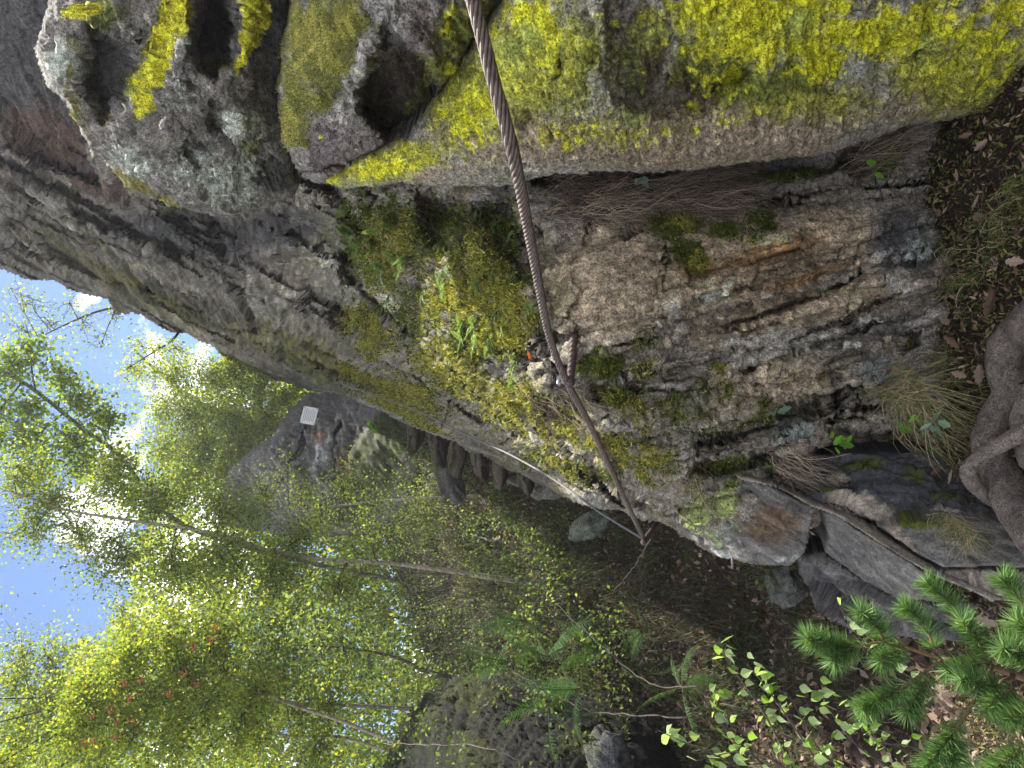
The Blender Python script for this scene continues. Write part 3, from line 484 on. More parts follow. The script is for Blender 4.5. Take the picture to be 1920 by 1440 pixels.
slab('broad grey block ending the ledge under the tree root', [(1640, 985), (1670, 982), (1760, 972), (1860, 970), (1960, 975), (1960, 1068), (1860, 1062), (1770, 1066), (1720, 1040), (1680, 1012)], [(1650, 990, 2.2), (1760, 975, 2.1), (1950, 975, 1.95), (1950, 1065, 1.85), (1770, 1062, 2.02)], seed=6., fol=5,
    layers=[('tan', (.36, .30, .24), [(1690, 1020, 50, 16, 40), (1670, 985, 30, 12, 30, .8)], -8, .6, .5, .2), ('moss', C_moss, [(1720, 985, 60, 12, 0), (1800, 985, 40, 12, 0, .8)], 10, .5, .6, .15)])
slab('split lower step of tan streaked rock beside the pine tips', [(1745, 1068), (1800, 1064), (1960, 1066), (1960, 1120), (1890, 1130), (1850, 1112), (1800, 1090)], [(1760, 1072, 2.05), (1950, 1070, 1.88), (1950, 1120, 1.86), (1870, 1120, 1.95)], base=((.26, .215, .175), (.17, .145, .125), (.36, .31, .26)), seed=7., fol=80, amp=.02, block=.015, blk=12)
slab('dark mossy step of rock above the slanting tan ledge', [(1490, 880), (1560, 850), (1660, 845), (1760, 850), (1850, 900), (1900, 960), (1830, 972), (1720, 975), (1650, 985), (1600, 968), (1530, 940), (1480, 915)], [(1500, 890, 2.42), (1660, 850, 2.45), (1850, 900, 2.2), (1880, 965, 2.05), (1650, 980, 2.24), (1540, 935, 2.33), (1700, 910, 2.35)], base=((.10, .10, .105), (.07, .07, .08), (.16, .155, .15)), amp=.03, block=.03, blk=8, seed=9., fol=0,
    layers=[('tan', (.36, .31, .25), [(1600, 945, 60, 24, 10), (1640, 965, 40, 20, 0), (1770, 965, 60, 9, 0, .9)], -8, .7, .6, .2), ('moss', C_moss, [(1620, 870, 60, 20, 0, .8), (1560, 920, 40, 20, 0, .8), (1720, 900, 60, 24, 0, .7), (1780, 940, 60, 20, 0, .7)], 9, .6, .6, .2)])
slab('shadowed stepped block under the long smooth slab', [(1500, 1040), (1545, 1035), (1580, 1060), (1640, 1098), (1690, 1125), (1800, 1128), (1890, 1135), (1880, 1190), (1760, 1210), (1640, 1190), (1560, 1160), (1500, 1090)], [(1510, 1050, 2.75), (1690, 1130, 2.55), (1880, 1140, 2.2), (1870, 1190, 2.3), (1640, 1185, 2.8), (1540, 1120, 3.0)], base=((.09, .085, .085), (.13, .12, .11), (.19, .165, .14)), amp=.03, block=.05, blk=6, seed=10., fol=10)

# ------------------------------------------------------------------ more rocks: far crag, boulders on the slope
o = rock_sheet('far_crag', [(405, 985), (412, 930), (430, 880), (470, 845), (510, 815), (540, 770), (575, 738), (640, 730), (740, 760), (800, 860), (790, 960), (700, 1000), (560, 1010)], [(430, 900, 15.5), (560, 760, 16), (640, 740, 15.5), (580, 850, 14.2), (700, 850, 13.2), (700, 960, 13.5), (500, 980, 15), (780, 860, 12.5)], step=3, roll=(30, .9), fol=35, feats=[('groove', [(520, 850), (560, 880), (600, 960)], 4, .5), ('groove', [(575, 800), (560, 850), (530, 900), (500, 950)], 4, .5), ('groove', [(640, 790), (620, 850), (650, 930)], 5, .6), ('step', 470, 880, 600, 990, .5, 4, 80), ('step', 690, 800, 640, 900, .6, 5, 70)], amp=.06, fine=.018, aniso=4, block=.035, blk=2.0, base=((.12, .112, .108), (.15, .14, .132), (.08, .076, .072)), mat=M_far, mound=0, back=3., inward=(0, 1, 0), seed=21., jag=5,
    layers=[('pale', (.27, .27, .28), [(610, 840, 30, 60, 20), (640, 780, 30, 30, 0, .7), (560, 960, 60, 20, 0, .6)], 2, .7, .7, .2), ('moss', (.06, .07, .02), [(690, 880, 60, 80, 0), (740, 820, 60, 60, 0), (660, 950, 60, 50, 0, .8), (560, 990, 60, 30, 0, .6)], 1.5, .6, .55, .2), ('rust', (.16, .10, .07), [(600, 820, 20, 20, 0), (640, 870, 24, 40, 10, .8)], 2, .5, .6, .2)])
tag(o, 'rounded grey crag far up the slope that carries the white plaque', 'crag')
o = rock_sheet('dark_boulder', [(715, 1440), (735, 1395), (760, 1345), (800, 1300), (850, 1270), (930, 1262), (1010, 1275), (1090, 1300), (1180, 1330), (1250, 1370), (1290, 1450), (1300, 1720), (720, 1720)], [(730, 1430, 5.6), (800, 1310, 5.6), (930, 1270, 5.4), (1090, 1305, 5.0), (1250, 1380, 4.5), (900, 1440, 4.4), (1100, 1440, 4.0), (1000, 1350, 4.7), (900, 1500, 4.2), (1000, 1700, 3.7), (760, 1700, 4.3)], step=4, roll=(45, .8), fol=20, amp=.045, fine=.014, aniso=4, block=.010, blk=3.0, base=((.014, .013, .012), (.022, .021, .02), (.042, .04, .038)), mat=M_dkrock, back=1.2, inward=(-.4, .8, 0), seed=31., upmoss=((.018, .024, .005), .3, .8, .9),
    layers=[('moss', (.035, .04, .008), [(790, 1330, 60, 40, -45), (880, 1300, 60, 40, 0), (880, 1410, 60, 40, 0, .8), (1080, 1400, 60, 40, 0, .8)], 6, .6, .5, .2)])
tag(o, 'dark mossy boulder in deep shade beside the birch sapling and ferns', 'boulder')
def stone(label, px, py, d, rx, ry, rz, base, seed, rot=0., cat='stone'):
    import bmesh
    bm = bmesh.new(); bmesh.ops.create_icosphere(bm, subdivisions=4, radius=1)
    v = np.array([q.co[:] for q in bm.verts]); fc = np.array([[q.index for q in f.verts] for f in bm.faces]); bm.free()
    f1, f2, val = cells(v * 1.3 + seed * 3.7)
    r = 1 + .28 * val + .10 * fbm(v * 2.3 + seed, 4) + .05 * fbm(v * 9 + seed, 3)
    v = v * r[:, None] * np.array([rx, ry, rz]); c, s_ = math.cos(rot), math.sin(rot); v = np.c_[v[:, 0] * c - v[:, 2] * s_, v[:, 1], v[:, 0] * s_ + v[:, 2] * c]
    ctr = P(px, py, d); n = fbm(v * 14 + seed, 4); rgb = np.array(base) * (1 + .5 * n)[:, None]
    m = sstep(.1, .5, v[:, 2] / rz * .6 + n)[:, None]; rgb = rgb * (1 - .5 * m) + np.array((.10, .11, .05)) * .5 * m
    o = mesh_obj('stone', v, fc, M_rock, None, np.clip(rgb, .01, .6), True); o.location = tuple(ctr)
    return tag(o, label, cat, 'loose stones on the slope')
stone('pale upright stone just under the steel cable, nearest the wall', 1030, 915, 5.9, .10, .12, .17, (.24, .23, .19), 3, .25)
stone('smaller pale stone leaning left of the upright one under the steel cable', 975, 902, 6.6, .06, .08, .16, (.25, .23, .19), 4, -.3)
stone('leaf shaped grey green stone left of the lower anchor', 1105, 985, 4.9, .09, .10, .15, (.19, .21, .17), 7, .5)
stone('grey stone half buried in the litter below the slabs', 1468, 1100, 3.9, .12, .10, .09, (.14, .14, .13), 9, .4)
stone('flat dark stone poking from the slope under the far crag', 845, 900, 9.0, .28, .2, .16, (.14, .13, .125), 12, .3)
stone('pale streaked stone at the left edge of the dark boulder', 1140, 1425, 3.75, .16, .14, .12, (.09, .09, .095), 14, .3)

for k, (px, py, d, a, b, c, lb) in enumerate([(985, 880, 5.6, .22, .16, .07, 'lowest, beside the pale upright stone'), (940, 868, 6.4, .24, .18, .08, 'second from the bottom'), (900, 856, 7.2, .26, .2, .09, 'third from the bottom'), (860, 845, 8.0, .3, .22, .10, 'fourth from the bottom'), (820, 825, 8.8, .32, .24, .11, 'second from the top'), (780, 805, 9.6, .34, .26, .12, 'topmost, under the far crag')]):
    stone('rough brown rock step along the cliff foot, ' + lb, px, py, d, a, b, c, (.085, .068, .052), 20 + k * 3, .15 * (-1) ** k, 'step')['group'] = 'rough rock steps'

# ------------------------------------------------------------------ cables, pins, plaque
M_rust = plain_mat('rusty_steel', (.17, .125, .10), .6, .25, 70, .6, .5, c2=(.055, .038, .032))
M_rust2 = plain_mat('rusty_rebar', (.09, .058, .05), .7, .1, 120, .6, .4, c2=(.03, .02, .018))
M_galv = plain_mat('galvanised_steel', (.17, .165, .165), .65, .15, 60, .3, .1)
M_zinc = plain_mat('zinc_plate', (.33, .32, .32), .55, .3, 60, .2, .1)
def cliff_at(px, py, sheet='cliff'):
    S = SHEETS[sheet]; k = np.argmin((S['px'] - px) ** 2 + (S['py'] - py) ** 2); return S['p'][k], S['n'][k]
def clear(pts, gap=.07, rad=16, dense=0):
    if dense: pts = spline(pts, dense)
    S = SHEETS['cliff']; out = []
    for px, py, d in pts:
        m = (S['px'] - px) ** 2 + (S['py'] - py) ** 2 < rad * rad
        out.append((px, py, min(d, float(S['p'][m][:, 1].min()) - gap) if m.any() else d))
    if dense:
        d_ = np.array([q[2] for q in out]); k_ = np.array([.25, .5, .25])
        for _ in range(2): d_ = np.minimum(d_, np.convolve(np.pad(d_, 1, mode='edge'), k_, 'valid'))
        out = [(q[0], q[1] + 3, float(z)) for q, z in zip(out, d_)]
    return out
def rope(name, label, pts, R, strands, sides, pitch, seg, mat, n=400):
    path = spline([P(*q) for q in pts], n); seglen = np.r_[0, np.cumsum(np.linalg.norm(np.diff(path, axis=0), axis=1))]
    m = int(seglen[-1] / seg); s = np.linspace(0, seglen[-1], m); path = np.c_[[np.interp(s, seglen, path[:, k]) for k in range(3)]].T
    root = empty(name, path[len(path) // 2], label, 'cable'); T, A, B = frames(path)
    rs = R * math.sin(math.pi / strands) / (1 + math.sin(math.pi / strands)) * 1.04; ro = R - rs
    for k in range(strands):
        a = 2 * math.pi * (s / pitch + k / strands)
        c = path + ro * (A * np.cos(a)[:, None] + B * np.sin(a)[:, None])
        v, f = tube(c, rs, sides); mesh_obj('strand', v, f, mat, root, smooth=True)
    v, f = tube(path[::4], ro * .8, 6); mesh_obj('core', v, f, mat, root, smooth=True)
    return root
rope('rusty_cable', 'thick rusty twisted wire cable slung across the rock to the lower anchor pin', [(745, -440, 1.0), (800, -280, .99), (850, -110, .97), (886, 0, .98), (925, 150, 1.0), (965, 300, 1.08), (1000, 480, 1.44), (1030, 630, 1.82), (1062, 714, 2.0), (1110, 805, 2.25), (1160, 912, 2.65), (1206, 1008, 3.1)], .0108, 7, 8, .125, .007, M_rust)
rope('steel_cable', 'thin shiny galvanised steel cable climbing from the lower anchor', [(1208, 1012, 3.09)] + clear([(1130, 961, 3.5), (1040, 897, 4.1), (960, 851, 5.0), (905, 826, 5.9), (850, 800, 6.9), (780, 766, 8.6), (700, 737, 10.0), (632, 713, 11.9)], .10, 24, 26), .0058, 6, 6, .07, .012, M_galv)
rope('distant_cable', 'short dark cable behind the plaque crag at the top of the steel cable', [(652, 738, 12.0), (615, 732, 12.8), (585, 729, 13.6)], .014, 5, 5, .2, .04, M_rust)
def pin(label, a, b, r, ribs, plate=None, nm='anchor_pin'):
    root = empty(nm, P(*a), label, 'anchor pin', 'anchor pins in the rock')
    p = np.linspace(0, 1, 40)[:, None] * (P(*b) - P(*a)) + P(*a); v, f = tube(p, r * .9, 10); mesh_obj('bar', v, f, M_rust2, root, smooth=True)
    T, A, B = frames(p); L_ = np.linalg.norm(p[-1] - p[0])
    for k in range(2):
        s = np.linspace(0, 1, 160); th = 2 * math.pi * (s * ribs + k / 2); q = p[0] + s[:, None] * (p[-1] - p[0])
        c = q + r * .88 * (A[0] * np.cos(th)[:, None] + B[0] * np.sin(th)[:, None]); v, f = tube(c, r * .17, 5); mesh_obj('rib', v, f, M_rust2, root, smooth=True)
    if plate:
        ctr, w_, h_, t_ = plate; c = P(*ctr); ax = (p[-1] - p[0]) / L_; up = np.array([0, 0, 1.]); up -= ax * (up @ ax); up /= np.linalg.norm(up); sd = np.cross(ax, up)
        v = [c + ax * i * t_ + up * j * h_ + sd * k * w_ for i in (-1, 1) for j in (-1, 1) for k in (-1, 1)]
        cp = mesh_obj('clamp_plate', v, [(0, 1, 3, 2), (4, 6, 7, 5), (0, 4, 5, 1), (2, 3, 7, 6), (0, 2, 6, 4), (1, 5, 7, 3)], M_zinc, root)
        for s_ in (-1, 1):
            q = c + up * s_ * h_ * .72 + ax * t_; v, f = tube([q - ax * .012, q + ax * .012], .006, 6); mesh_obj('nut', v - np.array(root.location), f, M_zinc, cp, world=False)
    return root
sf = float(min(cliff_at(1079, 605)[0][1], cliff_at(1079, 620)[0][1])); pin('ribbed rusty anchor pin with a grey clamp plate in the middle of the wall', (1080, 592, sf + .05), (1069, 722, 1.98), .0125, 7, ((1060, 713, 2.0), .012, .026, .004))
pin('ribbed rusty anchor pin at the lower corner where both cables meet', (1236, 975, 3.35), (1206, 1018, 3.07), .0135, 7)
pin('small far anchor pin at the upper end of the steel cable', (640, 700, 12.6), clear([(631, 714, 11.85)], .1)[0], .02, 4)
v, f = tube(spline([P(632, 713, 11.9), P(640, 724, 11.9), P(652, 738, 12.0)], 8), .012, 6); tag(mesh_obj('tie_wire', v, f, M_galv, None, smooth=True), 'thin wire tying the far anchor pin to the dark cable', 'wire')
v, f = tube([P(1373, 1030, 2.7), P(1373, 1066, 2.72)], .005, 8); tag(mesh_obj('metal_rod', v, f, M_galv, None, smooth=True), 'short thin metal rod sticking out below the dark square slab', 'rod')
# plaque
c = [P(570, 761, 14.0), P(597, 766, 14.0), P(589, 797, 13.9), P(562, 792, 13.9)]
ctr = np.mean(c, axis=0); pl = empty('plaque', ctr, 'white rectangular plaque with rows of dark lettering on the far crag', 'plaque')
M_white = plain_mat('white_enamel', (.85, .87, .90), .35, 0, 30, .06, .02); M_ink = plain_mat('dark_ink', (.34, .36, .40), .6, 0, 30, .1, 0)
nv = np.cross(c[1] - c[0], c[3] - c[0]); nv /= np.linalg.norm(nv)
if nv[1] > 0: nv = -nv
v = c + [q - nv * .03 for q in c]; mesh_obj('board', v, [(0, 1, 2, 3), (7, 6, 5, 4), (0, 4, 5, 1), (1, 5, 6, 2), (2, 6, 7, 3), (3, 7, 4, 0)], M_white, pl)
dn, rt = c[1] - c[0], c[0] - c[3]                       # reading right is world right, down is world down
mb = MB(); R_ = random.Random(3)
for r_ in range(7):
    x = .10 + R_.random() * .1
    while x < .86:
        wd = R_.uniform(.04, .12); y = .13 + r_ * .115
        if x + wd > .92: break
        q = [c[3] + rt * (x + a * wd) + dn * (y + b * .05) + nv * .004 for a, b in ((0, 0), (1, 0), (1, 1), (0, 1))]; mb.add(q, [(0, 1, 2, 3)]); x += wd + .03
mb.build('lettering', M_ink, pl)
for a, b in ((.05, .06), (.95, .06), (.05, .94), (.95, .94)):
    q = c[3] + rt * a + dn * b; v, f = tube([q, q + nv * .01], .011, 8); mesh_obj('screw', v, f, M_galv, pl)

# ------------------------------------------------------------------ plants
def unit(v): return v / (np.linalg.norm(v, axis=-1, keepdims=True) + 1e-12)
def leafcloud(pos, size, cols, droop=.5, aspect=.62, fold=.12, upbias=.6):
    n = len(pos); tip = rng.normal(size=(n, 3)); tip[:, 2] -= droop * 1.5; tip = unit(tip)
    nr = rng.normal(size=(n, 3)); nr[:, 2] += upbias * 1.5; nr = unit(nr - tip * (nr * tip).sum(1)[:, None]); sd = np.cross(tip, nr); s = np.asarray(size)[:, None]
    v = np.stack([pos, pos + tip * s * .45 + sd * s * aspect * .5 + nr * s * fold, pos + tip * s, pos + tip * s * .45 - sd * s * aspect * .5 + nr * s * fold], 1).reshape(-1, 3)
    f = np.arange(4 * n).reshape(n, 4); return v, f, np.repeat(cols, 4, 0)
def leafcols(n, pal, jit=.3):
    pal = np.array(pal); c = pal[rng.integers(0, len(pal), n)]; return np.clip(c * (1 + jit * rng.normal(size=(n, 1))), .005, .8)
M_bark = plain_mat('grey_bark', (.14, .125, .11), .9, 0, 25, .6, .6, c2=(.05, .042, .036), stretch=(1, 1, .25))
M_birch = plain_mat('birch_bark', (.42, .37, .27), .8, 0, 9, .6, .4, c2=(.16, .125, .09), stretch=(1, 1, 2.2))
M_twig = plain_mat('twig_bark', (.085, .066, .055), .9, 0, 60, .5, .4)
M_twigp = plain_mat('pale_dead_twig', (.20, .17, .14), .9, 0, 60, .5, .4)
BIRCH = [(.15, .21, .035), (.19, .23, .04), (.11, .16, .045), (.24, .25, .035), (.15, .19, .07)]
GOLD = [(.21, .28, .05), (.25, .29, .045), (.17, .25, .05), (.32, .31, .05)]
OAK = [(.17, .24, .035), (.13, .20, .03), (.22, .27, .035)]
DUSK = [(.11, .16, .06), (.15, .20, .09), (.08, .12, .04), (.17, .20, .06)]
def wig(a, b, n, amt):
    t = np.linspace(0, 1, n)[:, None]; p = a + (b - a) * t; e = rng.normal(size=(n, 3)) * amt * np.linalg.norm(b - a); e[0] = e[-1] = 0; return p + e
def tree(label, trunk, clusters, n_leaf, leaf, pal, bark, name='birch_tree', group=None, cat='tree', r0=.05, r1=.012, spread=.36, droop=.5, subs=22, twig_r=.006, crown=True, branch_from=.25):
    tp = spline([P(*q[:3]) for q in trunk], 40); rad = np.linspace(r0, r1, 40)
    root = empty(name, tp[0], label, cat, group)
    v, f = tube(tp, rad * (1 + .05 * rng.normal(size=40)), 10); mesh_obj('trunk', v, f, bark, root, smooth=True)
    mb = MB(); LP = []; LS = []; tot = sum(c[3] ** 2 * (c[4] if len(c) > 4 else 1) for c in clusters)
    for c in clusters:
        cc = P(*c[:3]); R = c[3]; nl = int(n_leaf * R * R * (c[4] if len(c) > 4 else 1) / tot)
        cand = np.where(np.arange(40) >= 40 * branch_from)[0]; cost = np.linalg.norm(tp[cand] - cc, axis=1) + .8 * np.maximum(0, tp[cand, 2] - cc[2]); k = cand[np.argmin(cost)]
        mid = (tp[k] + cc) / 2 + np.array([0, 0, .12 * R]); bp = spline([tp[k], mid + rng.normal(size=3) * .08 * R, cc], 8)
        br = max(min(rad[k] * .5, .02 + .02 * R), twig_r * 1.4); v, f = tube(bp, np.linspace(br, twig_r * .8, 8), 6); mb.add(v, f)
        for _ in range(max(3, int(subs * min(1.5, R)))):
            sc = cc + unit(rng.normal(size=3)) * R * rng.random() ** .45 * np.array([1, 1, .85]); st = bp[rng.integers(3, 8)]
            tw = wig(st, sc, 5, .05); v, f = tube(tw, np.linspace(twig_r, twig_r * .35, 5), 4, cap=False); mb.add(v, f)
            m = max(3, int(nl / max(3, int(subs * min(1.5, R))))); tt = rng.random(m) ** .6; base = tw[np.clip((tt * 4).astype(int), 0, 4)]
            LP.append(base + rng.normal(size=(m, 3)) * spread * R * (.4 + .6 * tt[:, None]))
    mb.build('branches', bark if bark is not M_birch else M_twig, root, smooth=True)['kind'] = 'stuff'
    if crown and LP:
        LP = np.concatenate(LP); v, f, cc = leafcloud(LP, leaf * (.7 + .6 * rng.random(len(LP))), leafcols(len(LP), pal), droop)
        o = mesh_obj('crown', v, f, M_leaf, root, cc); o['kind'] = 'stuff'
    return root
G_T = 'trees on the slope'
tree('slender birch with a bent pale trunk rising from the dark slope', [(1035, 1094, 8.6), (960, 1088, 8.6), (880, 1076, 8.6), (820, 1067, 8.55), (720, 1055, 8.5), (640, 1052, 8.5), (520, 1036, 8.5), (400, 1000, 8.5), (240, 975, 8.5), (120, 955, 8.4), (0, 915, 8.4)],
     [(60, 1000, 8.3, .45), (150, 1010, 8.6, .5), (110, 930, 8.6, .5), (220, 1060, 8.2, .6), (330, 1080, 8.6, .7), (300, 940, 8.8, .6), (420, 1060, 8.2, .7), (430, 950, 8.8, .6), (520, 1100, 8.4, .6), (40, 880, 8.6, .5), (560, 1010, 8.6, .6, .6), (640, 1110, 8.2, .6, .5), (200, 900, 9, .5), (700, 1010, 8, .5, .35)], 26000, .04, BIRCH, M_birch, r0=.036, r1=.012, group=G_T)
tree('oak with dark crooked boughs against the blue sky', [(760, 1090, 13.5), (600, 1060, 13.2), (380, 1000, 12.3), (290, 940, 11.8), (225, 855, 11.6), (150, 800, 11.5), (95, 755, 11.4), (40, 715, 11.3), (-60, 660, 11.2)],
     [(30, 670, 11.2, .45), (60, 640, 11.2, .3), (110, 690, 11.3, .4), (60, 760, 11.2, .45), (150, 740, 11.3, .4), (130, 830, 11.2, .5), (40, 840, 11.2, .5), (200, 780, 11.4, .45), (220, 870, 11.2, .5), (60, 900, 11.2, .4), (250, 930, 11.3, .5), (140, 880, 11.2, .4), (-40, 720, 11.2, .5), (-40, 820, 11.2, .5)], 9000, .08, OAK, M_bark, 'oak_tree', r0=.045, r1=.028, spread=.42, droop=.2, subs=16, twig_r=.012, group=G_T)
tree('yellow green birch filling the gap between the cliff and the crag', [(640, 830, 18), (500, 800, 18), (380, 760, 18), (300, 700, 17.5), (250, 655, 17)],
     [(330, 690, 17, .7), (400, 700, 17, .8), (360, 770, 17, 1.0), (430, 770, 17, 1.0), (480, 720, 17, .7), (500, 790, 16.8, .8), (450, 840, 16.8, .9), (380, 850, 17, 1.0), (300, 780, 17, .8, .7), (540, 740, 17, .6), (300, 850, 17, .9, .8), (410, 920, 16.5, .9), (340, 930, 16.5, .9), (260, 700, 17, .5, .4), (440, 690, 17, .6)], 36000, .065, GOLD + BIRCH, M_bark, r0=.12, r1=.02, group=G_T, twig_r=.008, spread=.36)
tree('sparse thin birch growing on top of the cliff, almost leafless', [(262, 560, 13.2), (235, 572, 12.9), (180, 585, 12.6), (120, 610, 12.4), (60, 640, 12.4)],
     [(130, 570, 12.3, .45), (60, 560, 12.3, .5), (20, 540, 12.3, .4), (90, 600, 12.3, .5), (150, 620, 12.3, .5), (40, 610, 12.3, .5), (190, 650, 12.3, .4), (210, 600, 12.3, .35)], 900, .055, BIRCH, M_twig, r0=.03, r1=.008, group=G_T, twig_r=.006, subs=22, branch_from=.05)
tree('small leaning birch on the cliff edge near the white cloud', [(345, 610, 14.6), (320, 640, 14.3), (280, 665, 14.2), (240, 690, 14.2)], [(300, 650, 14.2, .4), (260, 640, 14.2, .4), (290, 700, 14.2, .5), (340, 660, 14.2, .4), (250, 690, 14.2, .4)], 1100, .06, GOLD, M_twig, r0=.03, r1=.008, group=G_T, twig_r=.006, branch_from=.05)
rowan = tree('rowan with clusters of red berries and bright yellow green leaves', [(760, 1400, 6.8), (640, 1352, 6.8), (540, 1318, 6.8), (430, 1265, 6.8), (330, 1270, 6.7), (200, 1300, 6.7)],
     [(230, 1280, 6.5, .4), (300, 1320, 6.5, .45), (180, 1350, 6.5, .45), (250, 1390, 6.4, .45), (350, 1260, 6.6, .4), (400, 1200, 6.6, .4), (320, 1200, 6.6, .4), (150, 1290, 6.6, .4), (380, 1340, 6.4, .45), (440, 1400, 6.3, .45), (130, 1400, 6.5, .45), (330, 1420, 6.4, .4), (480, 1300, 6.5, .4, .6), (420, 1130, 6.8, .3, .6), (240, 1210, 6.6, .35), (-250, 1250, 6.2, .9, .8), (-450, 1450, 5.6, 1.0, .8), (-300, 1600, 5.6, 1.0, .8), (-100, 1560, 6.0, .8, .8)], 52000, .036, GOLD + [(.14, .19, .02)], M_birch, 'rowan_tree', r0=.018, r1=.012, group=G_T, droop=.6)
M_berry = plain_mat('red_berry', (.55, .05, .03), .4, 0, 50, .3, 0)
import bmesh
bm = bmesh.new()
for k in range(16):
    bmesh.ops.create_icosphere(bm, subdivisions=1, radius=.006, matrix=Matrix.Translation(Vector(rng.normal(size=3) * np.array([.024, .024, .011]))))
bme = bpy.data.meshes.new('berry_cluster'); bm.to_mesh(bme); bm.free(); bme.materials.append(M_berry)
for px, py in ((233, 1283), (262, 1276), (243, 1310), (172, 1346), (205, 1333), (217, 1354), (247, 1355), (215, 1387), (157, 1395), (315, 1303), (368, 1285), (395, 1203), (403, 1180), (362, 1215), (172, 1392), (345, 1264)):
    o = bpy.data.objects.new('berry_cluster', bme); link(o, rowan); o['kind'] = 'stuff'; o.location = tuple(P(px, py, 6.05) - np.array(rowan.location))
tree('tall leafy birch at the outer left with a rounded top against the sky', [(800, 1330, 10), (600, 1320, 10), (300, 1310, 10), (100, 1330, 10), (-50, 1340, 10)],
     [(40, 1200, 9.8, .4), (90, 1230, 9.8, .5), (30, 1270, 9.8, .5), (100, 1300, 9.8, .6), (30, 1350, 9.8, .6), (100, 1390, 9.8, .6), (200, 1240, 9.8, .5), (30, 1430, 9.6, .6), (180, 1420, 9.6, .6), (260, 1180, 10, .5), (330, 1160, 10, .6), (230, 1140, 10, .4, .7), (-250, 1330, 9.4, 1.2), (-400, 1550, 8.5, 1.4), (-100, 1640, 8.8, 1.2), (150, 1600, 9, 1.0)], 42000, .045, BIRCH + GOLD, M_bark, r0=.03, r1=.014, group=G_T)
tree('thin pale stemmed birch behind the rowan', [(760, 1420, 8), (640, 1382, 8), (530, 1378, 8), (420, 1330, 8), (300, 1330, 8)], [(560, 1330, 8, .5, .7), (480, 1380, 8, .6), (600, 1410, 7.8, .5, .8), (500, 1240, 8, .6, .8), (540, 1170, 8, .6, .8), (420, 1290, 8, .6), (620, 1280, 8, .5, .6)], 11000, .04, BIRCH, M_birch, r0=.018, r1=.01, group=G_T)
tree('thin birch hanging its leaves in front of the far crag', [(900, 930, 9.4), (780, 935, 9.4), (660, 945, 9.4), (540, 960, 9.4), (440, 950, 9.4)], [(560, 930, 9.2, .4), (640, 900, 9.2, .4), (700, 950, 9.2, .45), (600, 980, 9.2, .45), (500, 920, 9.3, .4), (470, 970, 9.3, .45), (760, 900, 9.0, .4, .8), (800, 980, 8.8, .45), (540, 860, 9.4, .3, .5)], 5200, .036, BIRCH + DUSK, M_birch, r0=.02, r1=.008, group=G_T)
tree('thin dark curved young tree in front of the bright clearing', [(850, 1272, 6.4), (790, 1255, 6.4), (740, 1232, 6.4), (650, 1215, 6.4), (540, 1210, 6.4)], [(640, 1200, 6.3, .35), (560, 1230, 6.3, .4), (690, 1250, 6.3, .35, .6), (600, 1160, 6.4, .4, .8)], 1300, .045, DUSK, M_twig, 'young_tree', r0=.022, r1=.006, group=G_T)
# shrubby undergrowth, each sapling its own plant
sap = [(930, 1000, 7.4, 'birch sapling left of the pale stones under the steel cable'), (880, 940, 9.2, 'sapling hugging the foot of the far crag'), (800, 870, 10.2, 'small bush right under the far crag'), (840, 1060, 7.8, 'sapling beside the bent birch trunk, cliff side'), (800, 1130, 7.6, 'sapling in front of the bent birch trunk, outer side'), (900, 1160, 6.6, 'sapling behind the big ferns'), (820, 1240, 7.0, 'sapling beside the dark curved young tree'), (760, 960, 11, 'bush climbing over the left flank of the far crag'), (760, 1340, 7.2, 'sapling above the dark boulder'), (1180, 1050, 4.2, 'low leafy sprout below the lower anchor pin')]
for k, (px, py, d, lb) in enumerate(sap):
    base = P(px, py, d); gzv = float(ground_z(base[0], base[1])); h = .9 if k < 9 else .25; s = F / d
    x0 = 960 + (CZ - gzv) * s
    cl = [(x0 - h * s * q + rng.normal() * 14, py + rng.normal() * 38, d - .1 + rng.normal() * .15, .17 if k == 9 else .30, 1) for q in (.35, .55, .75, .95, 1.1, 1.25)]
    tree('thin ' + lb, [(x0 + 5, py, d), (x0 - h * s * .5, py + 8, d), (x0 - h * s * 1.2, py - 6, d)], cl, 620 if k < 9 else 90, .042, DUSK, M_twig, 'sapling', 'saplings of the undergrowth', 'sapling', r0=.012, r1=.004, subs=22, twig_r=.0035)
# a far wood that closes the view
nF = 210000; d = rng.uniform(13, 32, nF); py = rng.uniform(640, 1700, nF); hgt = rng.random(nF) ** .8
topz = np.interp(py, [600, 700, 800, 950, 1000, 1150, 1230, 1300, 1440], [440, 380, 330, 280, 250, 230, 120, 60, -40]) + 90 * fbm(np.c_[py / 90., d / 5., np.zeros(nF)], 4)
px = topz + hgt * (900 - topz)
keep = (fbm(np.c_[px / 70., py / 70., d / 3.], 4) > -.02) & ~((d < 17) & (py < 1010))
px, py, d = px[keep], py[keep], d[keep]; pos = np.c_[(720 - py) / F * d, d, CZ + (960 - px) / F * d]; pos = pos[pos[:, 2] > ground_z(pos[:, 0], pos[:, 1])]
v, f, cc = leafcloud(pos, .0085 * pos[:, 1] * (.6 + .8 * rng.random(len(pos))), leafcols(len(pos), GOLD + BIRCH + DUSK), .3)
tag(mesh_obj('far_wood', v, f, M_leaf, None, cc), 'far mass of sunlit broadleaf trees behind the slope', 'wood', kind='stuff')

